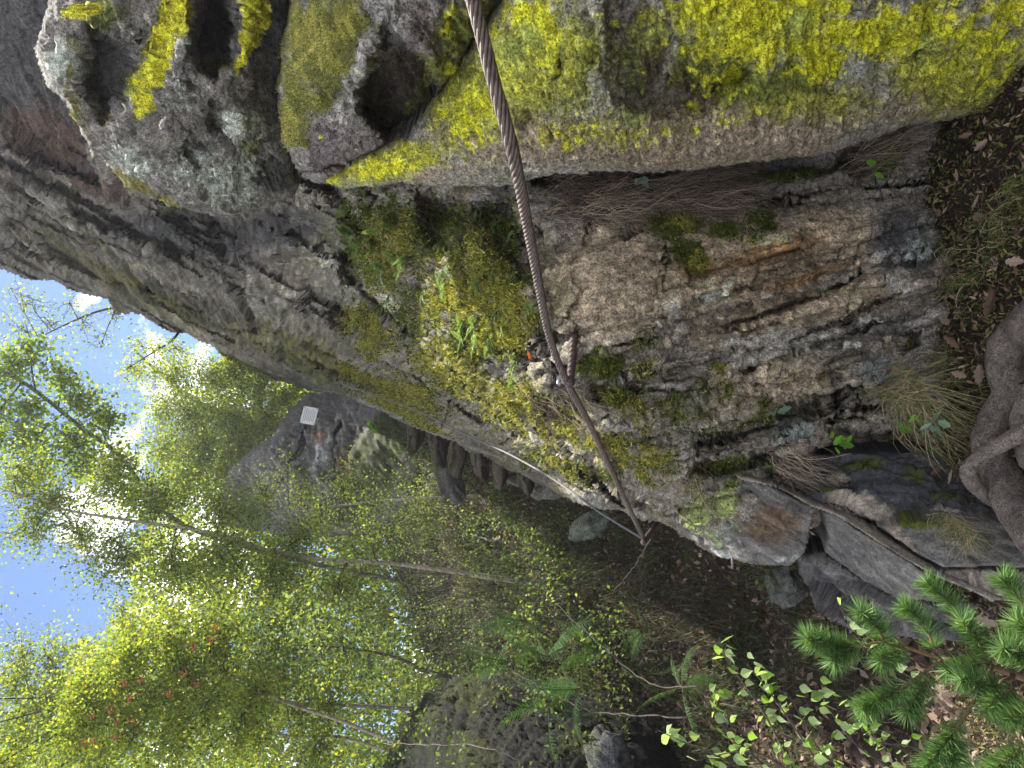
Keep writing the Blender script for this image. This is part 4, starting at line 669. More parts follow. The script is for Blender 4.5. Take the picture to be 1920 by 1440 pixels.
n = 190000; yy = 4.2 + 10.5 * rng.random(n); xx = -.7 - (.1 + .62 * rng.random(n) ** .8) * yy; hh = rng.random(n) ** 1.5 * np.interp(yy, [4, 6, 8, 14], [.35, .8, 1.9, 2.6])
pos = np.c_[xx, yy, ground_z(xx, yy) + hh]; keep = fbm(pos * np.array([1.7, 1.7, 1.2]), 4) > .08 + .20 * (yy < 6.2) + .06 * hh; pos = pos[keep]
v, f, cc = leafcloud(pos, .022 + .026 * rng.random(len(pos)), leafcols(len(pos), DUSK + [(.05, .08, .02), (.08, .10, .03)]) * np.interp(pos[:, 1], [4.5, 7.5, 10.5], [.35, .55, 1.0])[:, None], .4); n2 = 9000; p2 = np.c_[rng.uniform(690, 1180, n2), rng.uniform(1180, 1460, n2), rng.uniform(3.6, 6.2, n2)]; p2 = p2[fbm(p2 * np.array([.012, .012, .9]), 4) > .08]; pw = np.array([P(*q) for q in p2]); va, fa, ca = leafcloud(pw, .02 + .02 * rng.random(len(pw)), leafcols(len(pw), DUSK) * .6, .5); f = np.vstack([f, fa + len(v)]); v = np.vstack([v, va]); cc = np.vstack([cc, ca])  # leaf colours darkened towards the near slope to carry its shade
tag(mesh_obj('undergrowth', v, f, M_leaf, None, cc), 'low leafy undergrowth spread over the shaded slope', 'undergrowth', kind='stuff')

n = 26000; yy = rng.uniform(3.6, 13.5, n); xx = -.55 - rng.random(n) * .55 * yy; b = np.c_[xx, yy, ground_z(xx, yy) + .09 * fbm(np.c_[xx, yy, 0 * xx] * 1.3, 4)]
keep = fbm(b * 2.1 + 3, 3) > .02 + .12 * (b[:, 1] < 5.2); b = b[keep]; n = len(b); az = rng.uniform(0, 6.28, n); ln = rng.uniform(.12, .38, n) * (b[:, 1] / 7) ** .5; o1 = np.c_[np.cos(az), np.sin(az), np.zeros(n)]; sd = np.c_[-np.sin(az), np.cos(az), np.zeros(n)] * (.0022 * (b[:, 1] / 6))[:, None]
m1 = b + o1 * (ln * .35)[:, None] + np.array([0, 0, 1.]) * (ln * .6)[:, None]; tp_ = b + o1 * (ln * .95)[:, None] + np.array([0, 0, 1.]) * (ln * .35)[:, None]
v = np.stack([b - sd, b + sd, m1 + sd, tp_, m1 - sd], 1).reshape(-1, 3); tag(mesh_obj('slope_grass', v, bent(n), M_blade, None, np.repeat(leafcols(n, [(.04, .055, .016), (.07, .07, .03), (.14, .13, .075), (.03, .045, .012)]), 5, 0)), 'fine drooping grass covering the shaded slope', 'grass', kind='stuff')
mb = MB(); R_ = np.random.default_rng(9)
for k in range(420):
    y0 = R_.uniform(4.5, 12.5); x0 = -.9 - R_.uniform(.1, .6) * y0; a = np.array([x0, y0, float(ground_z(x0, y0))]); L_ = R_.uniform(.5, 1.9) * (y0 / 8)
    dv = unit(np.array([R_.normal() * .5, R_.normal() * .4, 1.0])); b = a + dv * L_ + np.array([0, 0, -.1]); v, f = tube(wig(a, b, 6, .035), np.linspace(.0035, .0014, 6) * (y0 / 7), 3, False); mb.add(v, f)
tag(mb.build('twig_tangle', M_twig, None), 'tangle of thin bare twigs standing in the undergrowth of the slope', 'twigs', kind='stuff')
# ---- ferns
def frond_mesh(name, L_, W_, npin, curl, pal, serr=False):
    mb = MB(); t = np.linspace(0, 1, npin); ax = np.c_[t * L_ * np.cos(t * curl * .5), np.zeros(npin), L_ * (.55 * t - curl * .55 * t * t)]
    v, f = tube(ax, np.linspace(.010, .004, npin) * L_, 4, False); mb.add(v, f, (.10, .12, .04))
    for i in range(1 if not serr else 3, npin):
        wl = W_ * (math.sin(math.pi * min(1, (.16 + .84 * t[i]) ** .8)) * .9 + .06); dx = ax[i] - ax[i - 1]; dx = dx / np.linalg.norm(dx)
        for s in (-1, 1):
            sd = np.array([0, s, 0]); tipd = unit(sd + dx * .45 + np.array([0, 0, -.15 - .2 * random.random()])); pw = L_ / npin * .55
            c = np.array(pal[random.randrange(len(pal))]) * random.uniform(.8, 1.2); b = ax[i]
            if not serr:
                mb.add([b - dx * pw * .8, b + dx * pw * .8, b + tipd * wl * .7 + dx * pw * .7, b + tipd * wl, b + tipd * wl * .6 - dx * pw * .7], [(0, 1, 2, 3, 4)], c)
            else:
                m = 7
                for q in range(m):
                    u = q / m; bb = b + tipd * wl * u; e = wl * .16 * (1 - u * .8)
                    for s2 in (-1, 1):
                        mb.add([bb, bb + tipd * wl / m * .9, bb + dx * s2 * e + tipd * wl / m * .8], [(0, 1, 2)], c)
    v = np.concatenate(mb.v); o = mesh_obj(name, v, mb.f, M_fern, None, np.concatenate(mb.c)); me = o.data; bpy.data.objects.remove(o); return me
FP = [(.21, .29, .15), (.15, .24, .07), (.26, .34, .22), (.18, .27, .05)]
fr_small = [frond_mesh('frond', .10, .017, 13, cu, FP) for cu in (.5, .9, 1.3)]
fr_big = [frond_mesh('frond', .62, .11, 24, cu, [(.04, .09, .03), (.055, .115, .04), (.07, .13, .055)], True) for cu in (.7, 1.1)]
def fern(label, pos, nrm, meshes, n, sc, group, lean=.5, cat='fern'):
    root = empty('fern', pos, label, cat, group)
    az0 = math.atan2(nrm[1], nrm[0])
    for k in range(n):
        o = bpy.data.objects.new('frond', meshes[random.randrange(len(meshes))]); link(o, root)
        o.rotation_euler = (random.uniform(-.5, .5), random.uniform(-.5, .5) * lean, az0 + random.uniform(-1.1, 1.1) if lean < 2 else random.uniform(0, 6.28)); s = sc * random.uniform(.7, 1.25); o.scale = (s, s, s)
    return root
small = [(731, 436), (745, 434), (799, 491), (797, 394), (823, 453), (847, 442), (843, 484), (942, 416), (923, 434), (948, 475), (948, 501), (887, 377), (762, 462), (764, 532), (760, 493), (729, 552), (802, 563), (852, 563), (907, 563), (933, 565), (952, 585), (896, 609), (922, 620), (944, 615), (668, 434), (694, 392), (681, 473), (1010, 727), (987, 720), (907, 677), (973, 673), (927, 620), (990, 767), (700, 420), (720, 500), (655, 400), (870, 600), (885, 640), (790, 530), (1000, 590)]
ORD = ['nearest', 'second nearest', 'third nearest', 'fourth nearest', 'fifth nearest', 'sixth nearest', 'seventh nearest', 'eighth nearest', 'ninth nearest', 'tenth nearest', 'eleventh nearest', 'twelfth nearest', '13th nearest', '14th nearest', '15th nearest', '16th nearest', '17th nearest', '18th nearest', '19th nearest', '20th nearest', '21st nearest', '22nd nearest', '23rd nearest', '24th nearest']
rank = {}
for px, py in sorted(small, key=lambda q: math.hypot(q[0] - 1062, q[1] - 714)):
    p, n = cliff_at(px, py); far = p[1] / 2.6
    where = 'upper end of the mossy ledge' if px < 720 else ('edge by the clamped anchor pin' if py > 660 else ('dark hollow of the mossy ledge' if py < 470 else 'golden moss left of the rusty cable'))
    rank[where] = rank.get(where, -1) + 1
    fern('small fern, ' + where + ', ' + ORD[rank[where]] + ' the clamped anchor pin', p + n * .03, n, fr_small, random.randint(4, 6), far * 1.0, 'small ferns of the mossy ledge')
for k, (px, py, d, lb) in enumerate([(960, 1165, 5.0, 'highest, nearest the bent birch'), (1000, 1230, 4.5, 'largest, in the middle of the fern bed'), (1060, 1290, 4.1, 'pale fronded, beside the dark boulder'), (1120, 1230, 4.3, 'lowest of the middle ones, over dead leaves'), (930, 1240, 5.2, 'at the back, against the dark boulder'), (1250, 1290, 3.6, 'dark green, just above the birch sapling leaves'), (1000, 1320, 4.3, 'overlapping the dark boulder'), (1180, 1180, 4.4, 'small, on the open litter slope')]):
    fern('large woodland fern on the dark slope, ' + lb, P(px + 30, py, d), np.array([0, -1, 0]), fr_big, 7 if k != 7 else 4, d / 6.2 * (1 if k != 7 else .6), 'large ferns on the slope', 3)

# ---- moss fuzz on the rocks
def fuzz(sheet, keys, n, size, cols, lim=None, name='moss', label=None):
    S = SHEETS[sheet]; wgt = np.zeros(len(S['px']))
    for k_ in keys: wgt = np.maximum(wgt, S['info'][k_])
    wgt = np.where(wgt > .12, wgt ** 1.4, 0)
    if lim is not None: wgt *= lim(S['px'], S['py'])
    wgt *= S['d'] ** 1.0; idx = rng.choice(len(wgt), n, p=wgt / wgt.sum()); p = S['p'][idx] + rng.normal(size=(n, 3)) * .004; nn = S['n'][idx]
    h = size * (S['d'][idx] / 2.2) ** .7 * (.5 + rng.random(n)); dr = unit(nn + rng.normal(size=(n, 3)) * .55 + np.array([0, 0, .35])); sd = unit(np.cross(dr, rng.normal(size=(n, 3)))) * (h * .28)[:, None]
    v = np.stack([p - sd - nn * .002, p + sd - nn * .002, p + dr * h[:, None]], 1).reshape(-1, 3); f = np.arange(3 * n).reshape(n, 3)
    c = np.array(cols); gk = S['info'].get('gold', np.zeros(len(S['px'])))[idx]; ci = np.where(rng.random(n) < .15 + .75 * gk, 1, 0); cc = c[ci] * (1 + .35 * rng.normal(size=(n, 1)))
    o = mesh_obj(name, v, f, M_blade, None, np.repeat(np.clip(cc, .006, .7), 3, 0)); tag(o, label, 'moss', kind='stuff'); return o
fuzz('cliff', ['gold', 'moss'], 170000, .010, [(.07, .095, .014), (.28, .265, .05)], lambda x, y: (x > 640) & (y > 300), label='golden and green moss covering the ledge and cracks of the wall')
fuzz('mossy_boulder', ['mossy', 'gold'], 42000, .0045, [(.24, .25, .06), (.46, .42, .11)], name='boulder_moss', label='golden moss coating the left half of the boulder above the cable')

# ---- dry root mats and grasses
M_dry = leaf_mat('dry_fibre', .15, .7)
def fibres(name, label, cat, starts, dirs, length, n, r, cols, sag=.3, group=None, curl=.25, kind=None, grow=(0, 0, -1.)):
    V = []; Fc = []; Cc = []; k0 = 0; m = 8
    for _ in range(n):
        a = np.array(starts[rng.integers(len(starts))]) + rng.normal(size=3) * .012; dv = unit(np.array(dirs[rng.integers(len(dirs))]) + rng.normal(size=3) * curl); L_ = length * rng.uniform(.4, 1.25)
        t = np.linspace(0, 1, m)[:, None]; p = a + dv * L_ * t + np.array(grow) * sag * L_ * t * t + rng.normal(size=3) * .16 * L_ * t * (1 - t) * 2 + rng.normal(size=3) * .05 * L_ * np.sin(t * rng.uniform(4, 9))
        sd = unit(np.cross(dv, [.3, -1, .2])) * r; w_ = np.linspace(1, .35, m)[:, None]
        v = np.concatenate([p - sd * w_, p + sd * w_]); V.append(v); Fc += [(k0 + i, k0 + i + 1, k0 + m + i + 1, k0 + m + i) for i in range(m - 1)]; k0 += 2 * m
        Cc.append(np.repeat((np.array(cols[rng.integers(len(cols))]) * rng.uniform(.5, 1.4))[None], 2 * m, 0))
    o = mesh_obj(name, np.concatenate(V), np.array(Fc), M_dry, None, np.concatenate(Cc)); return tag(o, label, cat, group, kind)
ROOTC = [(.30, .23, .17), (.12, .09, .065), (.46, .37, .28), (.07, .05, .04)]
def zone(x0, x1, y0, y1, n=40, off=.02):
    out = []
    for _ in range(n):
        p, nn = cliff_at(random.uniform(x0, x1), random.uniform(y0, y1)); out.append(p + nn * off)
    return out
dn = [(.1, -.2, -1), (-.25, -.2, -1)]
fibres('root_mat', 'mat of dead pink brown fibres hanging under the lichen rock, beside the cable', 'dead roots', zone(1010, 1150, 335, 415), dn, .22, 900, .0009, ROOTC, .1, 'dead root mats')
fibres('root_mat', 'mat of dead fibres around the dead leaf in the middle of the ledge', 'dead roots', zone(1230, 1330, 335, 400), dn, .20, 800, .0009, ROOTC, .1, 'dead root mats')
fibres('root_mat', 'dark bundle of dead fibres at the low end of the ledge crack', 'dead roots', zone(1560, 1650, 265, 330), [(.35, -.25, -1), (.2, -.3, -1)], .2, 700, .0009, ROOTC, .15, 'dead root mats')
fibres('root_mat', 'thin dead fibres strewn through the upper moss ledge', 'dead roots', zone(660, 900, 380, 620, 80), [(-.2, -.3, -1), (-.6, -.2, -.5), (.5, -.3, -.6)], .13, 420, .0012, ROOTC, .1, kind='stuff')
fibres('root_mat', 'short dead fibres tucked under the step left of the tan wall', 'dead roots', zone(1440, 1480, 830, 880), [(-.5, -.3, -.8)], .14, 160, .0011, ROOTC, .2, 'dead root mats')
fibres('root_mat', 'brown fibres beneath the clamped anchor pin', 'dead roots', zone(960, 1120, 700, 800), [(-.3, -.3, -1), (-.6, -.3, -.5)], .12, 220, .0011, ROOTC, .1, kind='stuff')
GR = [(.24, .20, .11), (.14, .13, .05), (.32, .26, .15), (.10, .13, .03)]
def gpt(x, y): return np.array([x, y, float(ground_z(x, y)) + .02])
q = P(1725, 735, 2.2); fibres('grass_tuft', 'long dry grass tuft sweeping over the stones above the tree root', 'grass', [q + rng.normal(size=3) * .03 for _ in range(9)], [(-.15, -.35, .55), (-.7, -.2, .1), (-.5, -.4, -.2), (.1, -.2, .8)], .26, 320, .0013, GR, .75, 'grass tufts')
q = P(1850, 330, 2.25); fibres('grass_tuft', 'dry grass fanning out on the soil under the lichen rock', 'grass', [q + rng.normal(size=3) * .04 for _ in range(9)], [(-.4, -.5, .1), (-.8, -.3, -.1)], .26, 200, .0012, GR, .3, 'grass tufts')
q = P(1780, 985, 2.02); fibres('grass_tuft', 'small dry grass tuft on the broad grey block', 'grass', [q + rng.normal(size=3) * .02 for _ in range(9)], [(-.5, -.3, .3), (-.6, -.3, -.3), (-.3, -.3, .6)], .11, 150, .0010, GR, .4, 'grass tufts')
q = P(1255, 860, 2.5); fibres('grass_tuft', 'thin yellow grass over the moss bank beside the lower cable', 'grass', [q + rng.normal(size=3) * .07 for _ in range(12)], [(-.5, -.3, .5), (-.6, -.3, -.4), (.3, -.3, .6)], .16, 260, .0011, GR, .6, 'grass tufts')
for (px, py, lb) in ((1860, 450, 'short mossy grass tuft on the soil in front of the wall foot'), (1800, 520, 'thin straw tuft where the wall meets the soil'), (1895, 380, 'green and straw tuft near the round bluish leaves'), (1770, 690, 'green grass tuft beside the wedged dead leaf')):
    q = P(px, py, 1.47 / ((px - 960) / F)); fibres('grass_tuft', lb, 'grass', [q + rng.normal(size=3) * np.array([.05, .05, .01]) for _ in range(10)], [(-.6, -.4, .5), (.5, -.4, .5), (0, -.6, .8), (-.2, .4, .7)], .11, 190, .0011, GR + [(.09, .14, .03), (.12, .15, .03)], .8, 'grass tufts')
DG = [(.07, .075, .03), (.12, .115, .05), (.05, .06, .02), (.15, .14, .09)]
tuf = [(1000, 1000), (950, 1040), (1060, 1010), (1080, 1060), (900, 985), (920, 1080), (1010, 1130), (1150, 1090), (1230, 1050), (1200, 1120), (1300, 1180), (1330, 1260), (1420, 1230), (1090, 1150), (870, 1020), (860, 900), (820, 930), (1380, 1320), (1290, 1100), (1480, 1260), (1250, 1180), (960, 960), (1350, 1380), (800, 1000)]
tuf.sort(key=lambda q: math.hypot(q[0] - 1210, q[1] - 1012))
for k, (px, py) in enumerate(tuf):
    r, u = (720 - py) / F, (960 - px) / F; dd = np.linspace(2.6, 14, 500); gz_ = ground_z(r * dd, dd) - CZ; i = np.argmax(gz_ > u * dd); dist = dd[i] if gz_[i] > u * dd[i] else 6.
    b = P(px, py, dist); s = (dist / 5) ** .6
    where = 'near the pale stones' if py < 1010 and px > 880 else ('high up under the far crag' if px < 900 else ('around the birch foot' if px < 1100 else ('on the litter below the lower anchor' if py < 1200 else 'behind the birch sapling')))
    rank[where] = rank.get(where, -1) + 1
    fibres('grass_tuft', 'grass tuft ' + where + ', ' + ORD[rank[where]] + ' the lower anchor pin', 'grass', [b + rng.normal(size=3) * .07 * s for _ in range(10)], [(x_, y_, .9) for x_, y_ in ((-.7, -.3), (.6, -.4), (0, -.8), (-.2, .3))], .34 * s, 170, .0022 * s, DG, .95, 'grass tufts on the dark slope', .35)

# ---- leaf litter and fallen leaves
def leaf_shape(name, lobes, mat):
    pts = []
    for i in range(lobes * 2 + 1):
        t = i / (lobes * 2); w_ = math.sin(math.pi * (.08 + .88 * t)) * .30 * (1.15 if i % 2 else .72); pts.append((t, w_))
    v = [(0, 0, 0)] + [(t, -w_, .12 * w_ + .10 * t * t) for t, w_ in pts] + [(1.04, 0, .13)] + [(t, w_, .16 * w_ + .10 * t * t) for t, w_ in reversed(pts)]
    mid = [(t, 0, .10 * t * t - .03) for t, _ in pts]; n = len(pts); o0 = len(v); v += mid; f = []
    for i in range(n - 1):
        f.append((1 + i, 2 + i, o0 + i + 1, o0 + i)); j = 2 * n + 1 - i; f.append((j, o0 + i, o0 + i + 1, j - 1))
    f.append((n, n + 1, o0 + n - 1)); f.append((n + 1, n + 2, o0 + n - 1)); f.append((0, 1, o0)); f.append((0, o0, 2 * n + 1))
    me = bpy.data.meshes.new(name); me.from_pydata(v, [], f); me.materials.append(mat); return me
M_dead = [leaf_mat('dead_leaf_pink', .15, .7, (.30, .21, .155)), leaf_mat('dead_leaf_brown', .15, .7, (.13, .08, .052)), leaf_mat('dead_leaf_red', .15, .6, (.50, .14, .06))]
oakl = [leaf_shape('oak_leaf', 4, M_dead[k % 2]) for k in range(3)]
def put_leaf(me, pos, size, label, cat='leaf', group='fallen oak leaves', nm='fallen_leaf'):
    o = bpy.data.objects.new(nm, me); link(o); o.location = tuple(pos); o.scale = (size,) * 3; o.rotation_euler = (random.uniform(-.6, .6), random.uniform(-.6, .6), random.uniform(0, 6.28)); return tag(o, label, cat, group)
special = [(1850, 590, 'large pinkish dead oak leaf on the soil above the tree root', .075), (1690, 700, 'dead oak leaf wedged in the crack at the foot of the wall', .06), (1835, 720, 'dead leaf hanging against the thick tree root', .06), (1820, 650, 'curled dead leaf beside the grass above the root', .05), (1770, 630, 'dead oak leaf on the moss at the wall foot', .06), (1780, 600, 'narrow dead leaf leaning on the wall foot', .05), (1740, 240, 'pair of dead leaves below the lichen rock, pinkish', .06), (1790, 250, 'upright dead leaf on the soil under the lichen rock', .05), (1720, 285, 'dead leaf caught in the dark fibre bundle', .045), (1835, 365, 'reddish dead leaf on the soil beside the tan wall', .045), (1885, 490, 'small dead leaf on the bare soil by the wall', .05), (1870, 1170, 'star shaped dead leaf under the pine twigs', .07), (1745, 890, 'dead leaf on the grass left of the thin root', .05), (1785, 880, 'dead leaf lying flat by the thin root', .05), (1175, 325, 'pale dead leaf sticking out of the fibre mat', .05), (1120, 840, 'dead leaf caught behind the rusty cable', .035)]
for px, py, lb, sz in special:
    dg = 1.45 / max(.3, (px - 960) / F)
    if px < 1250: p, n = cliff_at(px, py); p = p + n * .04
    elif py < 300: p, n = cliff_at(px, py); p = p + n * .08
    else: p = P(px, py, min(dg, 2.35) - .03)
    put_leaf(oakl[random.randrange(3)], p, sz, lb)
p, n = cliff_at(988, 630); red = leaf_shape('red_leaf', 3, M_dead[2]); put_leaf(red, p + n * .05, .055, 'single orange red leaf in the moss next to the rusty cable')
for k in range(46):
    x, y = random.uniform(-.3, 1.1), random.uniform(1.5, 2.35)
    put_leaf(oakl[k % 3], gpt(x, y) + np.array([0, 0, .02]), random.uniform(.02, .05), 'small brown dead leaf among the litter on the near soil', group='small dead leaves on the near soil')
n = 30000; xx = rng.uniform(-5.2, .3, n); yy = 2.6 + 9 * rng.random(n) ** 1.2; pos = np.c_[xx, yy, ground_z(xx, yy) + .02 + .09 * fbm(np.c_[xx, yy, 0 * xx] * 1.3, 4) + .035 * fbm(np.c_[xx, yy, 0 * xx] * 6, 4)]
v, f, cc = leafcloud(pos, .03 + .05 * rng.random(n), leafcols(n, [(.08, .048, .034), (.14, .09, .066), (.05, .03, .021), (.26, .19, .15)]), 0, .5, .18, 1.2); tag(mesh_obj('leaf_litter', v, f, M_dry, None, cc), 'brown leaf litter covering the dark slope', 'leaf litter', kind='stuff')
n = 46000; xx = rng.uniform(-2.4, 1.6, n); yy = rng.uniform(1.2, 2.7, n); pos = np.c_[xx, yy, ground_z(xx, yy) + .015 + .09 * fbm(np.c_[xx, yy, 0 * xx] * 1.3, 4) + .035 * fbm(np.c_[xx, yy, 0 * xx] * 6, 4)]
v, f, cc = leafcloud(pos, .008 + .022 * rng.random(n), leafcols(n, [(.13, .08, .05), (.26, .17, .12), (.07, .045, .03), (.10, .115, .025), (.15, .15, .04)]), 0, .35, .1, 1.0); tag(mesh_obj('near_litter', v, f, M_dry, None, cc), 'crumbled brown litter and moss bits on the near soil', 'leaf litter', kind='stuff')

# ---- roots, pine, birch sapling, herbs, dead sticks
M_root = plain_mat('root_bark', (.25, .20, .165), .85, 0, 26, .6, .7, c2=(.10, .078, .066), stretch=(1, 1, 1))
def root_obj(label, pts, rads, n=60):
    p = spline([P(*q) for q in pts], n); r = np.interp(np.linspace(0, 1, n), np.linspace(0, 1, len(rads)), rads) * (1 + .10 * fbm(np.c_[np.linspace(0, 9, n), np.zeros(n), np.full(n, len(label))], 3))
    v, f = tube(p, r, 20); c = p[n // 2]; an_ = np.tile(np.linspace(0, 2 * math.pi, 20, endpoint=False), n); sl = np.repeat(np.linspace(0, 8, n), 20); rel = np.repeat(r, 20) / .05
    v = v + (rel * (.018 * fbm(v * 9, 4) + .010 * np.abs(fbm(np.c_[np.cos(an_) * 2.5, np.sin(an_) * 2.5, sl * .35], 3)) + .004 * fbm(v * 45, 3)))[:, None] * unit(v - np.repeat(p, 20, 0)); 
    return tag(mesh_obj('tree_root', v, f, M_bark2, None, np.array((.20, .165, .14)) * (1 + .5 * fbm(v * 9, 4) + .35 * fbm(v * np.array([60, 12, 60.]), 3))[:, None], smooth=True), label, 'root', 'tree roots at the foot of the wall')
root_obj('thick grey brown tree root winding along the bottom of the wall', [(1990, 570, 1.75), (1912, 625, 1.95), (1888, 680, 2.0), (1897, 738, 2.0), (1868, 785, 2.02), (1852, 835, 2.0), (1876, 890, 1.95), (1906, 950, 1.88), (1960, 1010, 1.75)], [.062, .055, .05, .046, .044, .042, .045, .05, .06])
root_obj('thinner forked root crossing over the thick one', [(1960, 790, 1.75), (1915, 812, 1.82), (1870, 838, 1.86), (1828, 862, 1.9), (1816, 890, 1.92), (1838, 922, 1.94), (1862, 940, 1.96), (1900, 965, 1.9)], [.022, .020, .019, .018, .02, .018, .016, .014])
root_obj('short dark root running off beside the thick root', [(1990, 700, 1.7), (1945, 740, 1.8), (1925, 800, 1.86), (1945, 860, 1.82), (1990, 900, 1.7)], [.04, .04, .036, .04, .04])
pine = empty('pine_sapling', P(1960, 1290, 1.25), 'young pine with fresh green needle tips in the lower foreground', 'pine')
M_pbark = plain_mat('pine_twig', (.19, .115, .06), .8, 0, 80, .5, .4)
shoots = [[(1765, 1236, 1.32), (1660, 1205, 1.32), (1590, 1215, 1.31), (1512, 1196, 1.30)], [(1660, 1203, 1.32), (1640, 1170, 1.31), (1612, 1146, 1.30)], [(1755, 1218, 1.34), (1725, 1160, 1.36), (1695, 1138, 1.37)], [(1815, 1185, 1.34), (1780, 1130, 1.36), (1735, 1092, 1.38)], [(1850, 1225, 1.3), (1805, 1165, 1.3)], [(1930, 1150, 1.25), (1900, 1110, 1.27), (1880, 1085, 1.28)], [(1960, 1200, 1.2), (1905, 1165, 1.22)], [(1765, 1238, 1.30), (1690, 1290, 1.26), (1615, 1330, 1.24)], [(1745, 1265, 1.28), (1700, 1335, 1.24)], [(1870, 1290, 1.22), (1800, 1272, 1.22)], [(1835, 1300, 1.22), (1790, 1370, 1.18), (1735, 1440, 1.15)], [(1960, 1330, 1.15), (1885, 1350, 1.15)], [(1930, 1400, 1.12), (1850, 1450, 1.1)], [(1860, 1240, 1.3), (1775, 1258, 1.3)], [(1940, 1240, 1.2), (1880, 1215, 1.2)], [(1690, 1215, 1.33), (1650, 1240, 1.30)], [(1900, 1290, 1.2), (1850, 1330, 1.18)], [(1880, 1250, 1.25), (1900, 1190, 1.25)], [(1600, 1215, 1.31), (1560, 1240, 1.29)], [(1780, 1380, 1.18), (1790, 1430, 1.15)]]
v, f = tube(spline([P(2100, 1360, 1.1), P(1960, 1290, 1.25), P(1860, 1250, 1.3), P(1765, 1236, 1.32)], 20), np.linspace(.008, .0045, 20), 8); mesh_obj('stem', v, f, M_pbark, pine, smooth=True)
for k, (a, b) in enumerate((((1860, 1250, 1.3), (1815, 1185, 1.34)), ((1900, 1265, 1.28), (1870, 1290, 1.22)), ((1860, 1250, 1.3), (1835, 1300, 1.22)), ((1980, 1300, 1.22), (1930, 1150, 1.25)), ((1980, 1300, 1.22), (1960, 1330, 1.15)), ((1960, 1330, 1.15), (1930, 1400, 1.12)))):
    v, f = tube(wig(P(*a), P(*b), 6, .02), np.linspace(.0045, .0032, 6), 6); mesh_obj('twig', v, f, M_pbark, pine, smooth=True)
for sh in shoots:
    p = spline([P(*q) for q in sh], 24); v, f = tube(p, np.linspace(.0032, .0018, 24), 6); tw = mesh_obj('twig', v, f, M_pbark, pine, smooth=True)
    L_ = np.linalg.norm(np.diff(p, axis=0), axis=1).sum(); n = int(420 + 2400 * L_); tt = np.clip(1 - np.abs(rng.normal(size=n)) * .05 / L_ * 1.3, .02, 1); tt = np.where(rng.random(n) < .5, tt, 1 - rng.random(n) * min(.8, .10 / L_)); k = np.clip((tt * 23).astype(int), 0, 22); ax = unit(p[k + 1] - p[k]); base = p[k] + (p[k + 1] - p[k]) * rng.random((n, 1))
    rad = rng.normal(size=(n, 3)); rad = unit(rad - ax * (rad * ax).sum(1)[:, None]); dr = unit(ax * rng.uniform(.35, 1.3, (n, 1)) + rad); ln = rng.uniform(.026, .046, (n, 1)); sd = unit(np.cross(dr, rng.normal(size=(n, 3)))) * .0006
    mid = base + dr * ln * .55 - np.array([0, 0, .002]); tip = base + dr * ln - np.array([0, 0, .004])
    v = np.stack([base - sd, base + sd, mid + sd, tip, mid - sd], 1).reshape(-1, 3); fq = bent(n)
    c = leafcols(n, [(.08, .17, .045), (.12, .22, .06), (.055, .12, .035), (.18, .27, .09)], .25); o = mesh_obj('needles', v - np.array(pine.location), fq, M_blade, tw, np.repeat(c, 5, 0), world=False); o['kind'] = 'stuff'
# birch sapling in front
M_bl = leaf_mat('birch_leaf_pale', .4, .5, (.27, .36, .16)); M_bl2 = leaf_mat('birch_leaf_green', .45, .5, (.17, .28, .06))
def birch_leaf(name, mat):
    pr = [(0, 0), (.10, .20), (.28, .36), (.45, .34), (.62, .22), (.82, .09), (1, 0)]; v = [(t, -w_, .10 * w_ + .06 * t) for t, w_ in pr] + [(t, w_, .10 * w_ + .06 * t) for t, w_ in pr[1:-1]] + [(t, 0, .06 * t - .03) for t, _ in pr[1:-1]]
    f = [(0, 1, 12), (0, 12, 7)] + [(i, i + 1, 12 + i, 11 + i) for i in range(1, 5)] + [(7 + i - 1, 11 + i, 12 + i, 7 + i) for i in range(1, 5)] + [(5, 6, 16), (16, 6, 11)]
    me = bpy.data.meshes.new(name); me.from_pydata(v, [], f); me.materials.append(mat); return me
bl = [birch_leaf('leaf', M_bl), birch_leaf('leaf', M_bl), birch_leaf('leaf', M_bl2)]
bs = empty('birch_sapling', P(1700, 1480, 1.75), 'birch sapling with hanging pale green leaves in the lower corner, beside the young pine', 'sapling')
stems = [[(1500, 1470, 1.7), (1440, 1350, 1.75), (1400, 1290, 1.78), (1362, 1235, 1.8), (1348, 1195, 1.8)], [(1560, 1470, 1.7), (1480, 1350, 1.75), (1430, 1280, 1.78), (1400, 1245, 1.8)], [(1700, 1460, 1.7), (1610, 1400, 1.72), (1565, 1345, 1.75), (1540, 1300, 1.76)], [(1450, 1480, 1.68), (1360, 1425, 1.7), (1290, 1395, 1.72), (1235, 1370, 1.74)], [(1470, 1470, 1.7), (1390, 1395, 1.72), (1345, 1345, 1.75), (1330, 1290, 1.76)], [(1780, 1480, 1.68), (1720, 1405, 1.7), (1640, 1390, 1.72), (1600, 1345, 1.74)], [(1520, 1480, 1.66), (1440, 1420, 1.68), (1380, 1410, 1.7), (1310, 1425, 1.7)], [(1640, 1470, 1.7), (1590, 1440, 1.7), (1540, 1410, 1.72), (1500, 1340, 1.74), (1480, 1305, 1.75)]]
for st in stems:
    p = spline([P(*q) for q in st], 30); v, f = tube(p, np.linspace(.0030, .0009, 30), 5); tw = mesh_obj('twig', v, f, M_twig, bs, smooth=True)
    for k in range(27):
        t = random.random() ** .75; i = min(28, int(t * 29)); b = p[i]; off = rng.normal(size=3) * np.array([.018, .02, .012]); o = bpy.data.objects.new('leaf', bl[random.randrange(3)]); link(o, tw); o.location = tuple(b + off - np.array(bs.location)); s = random.uniform(.020, .038); o.scale = (s, s, s)
        o.rotation_euler = (random.uniform(-.9, .9), random.uniform(.5, 1.5), random.uniform(0, 6.28))
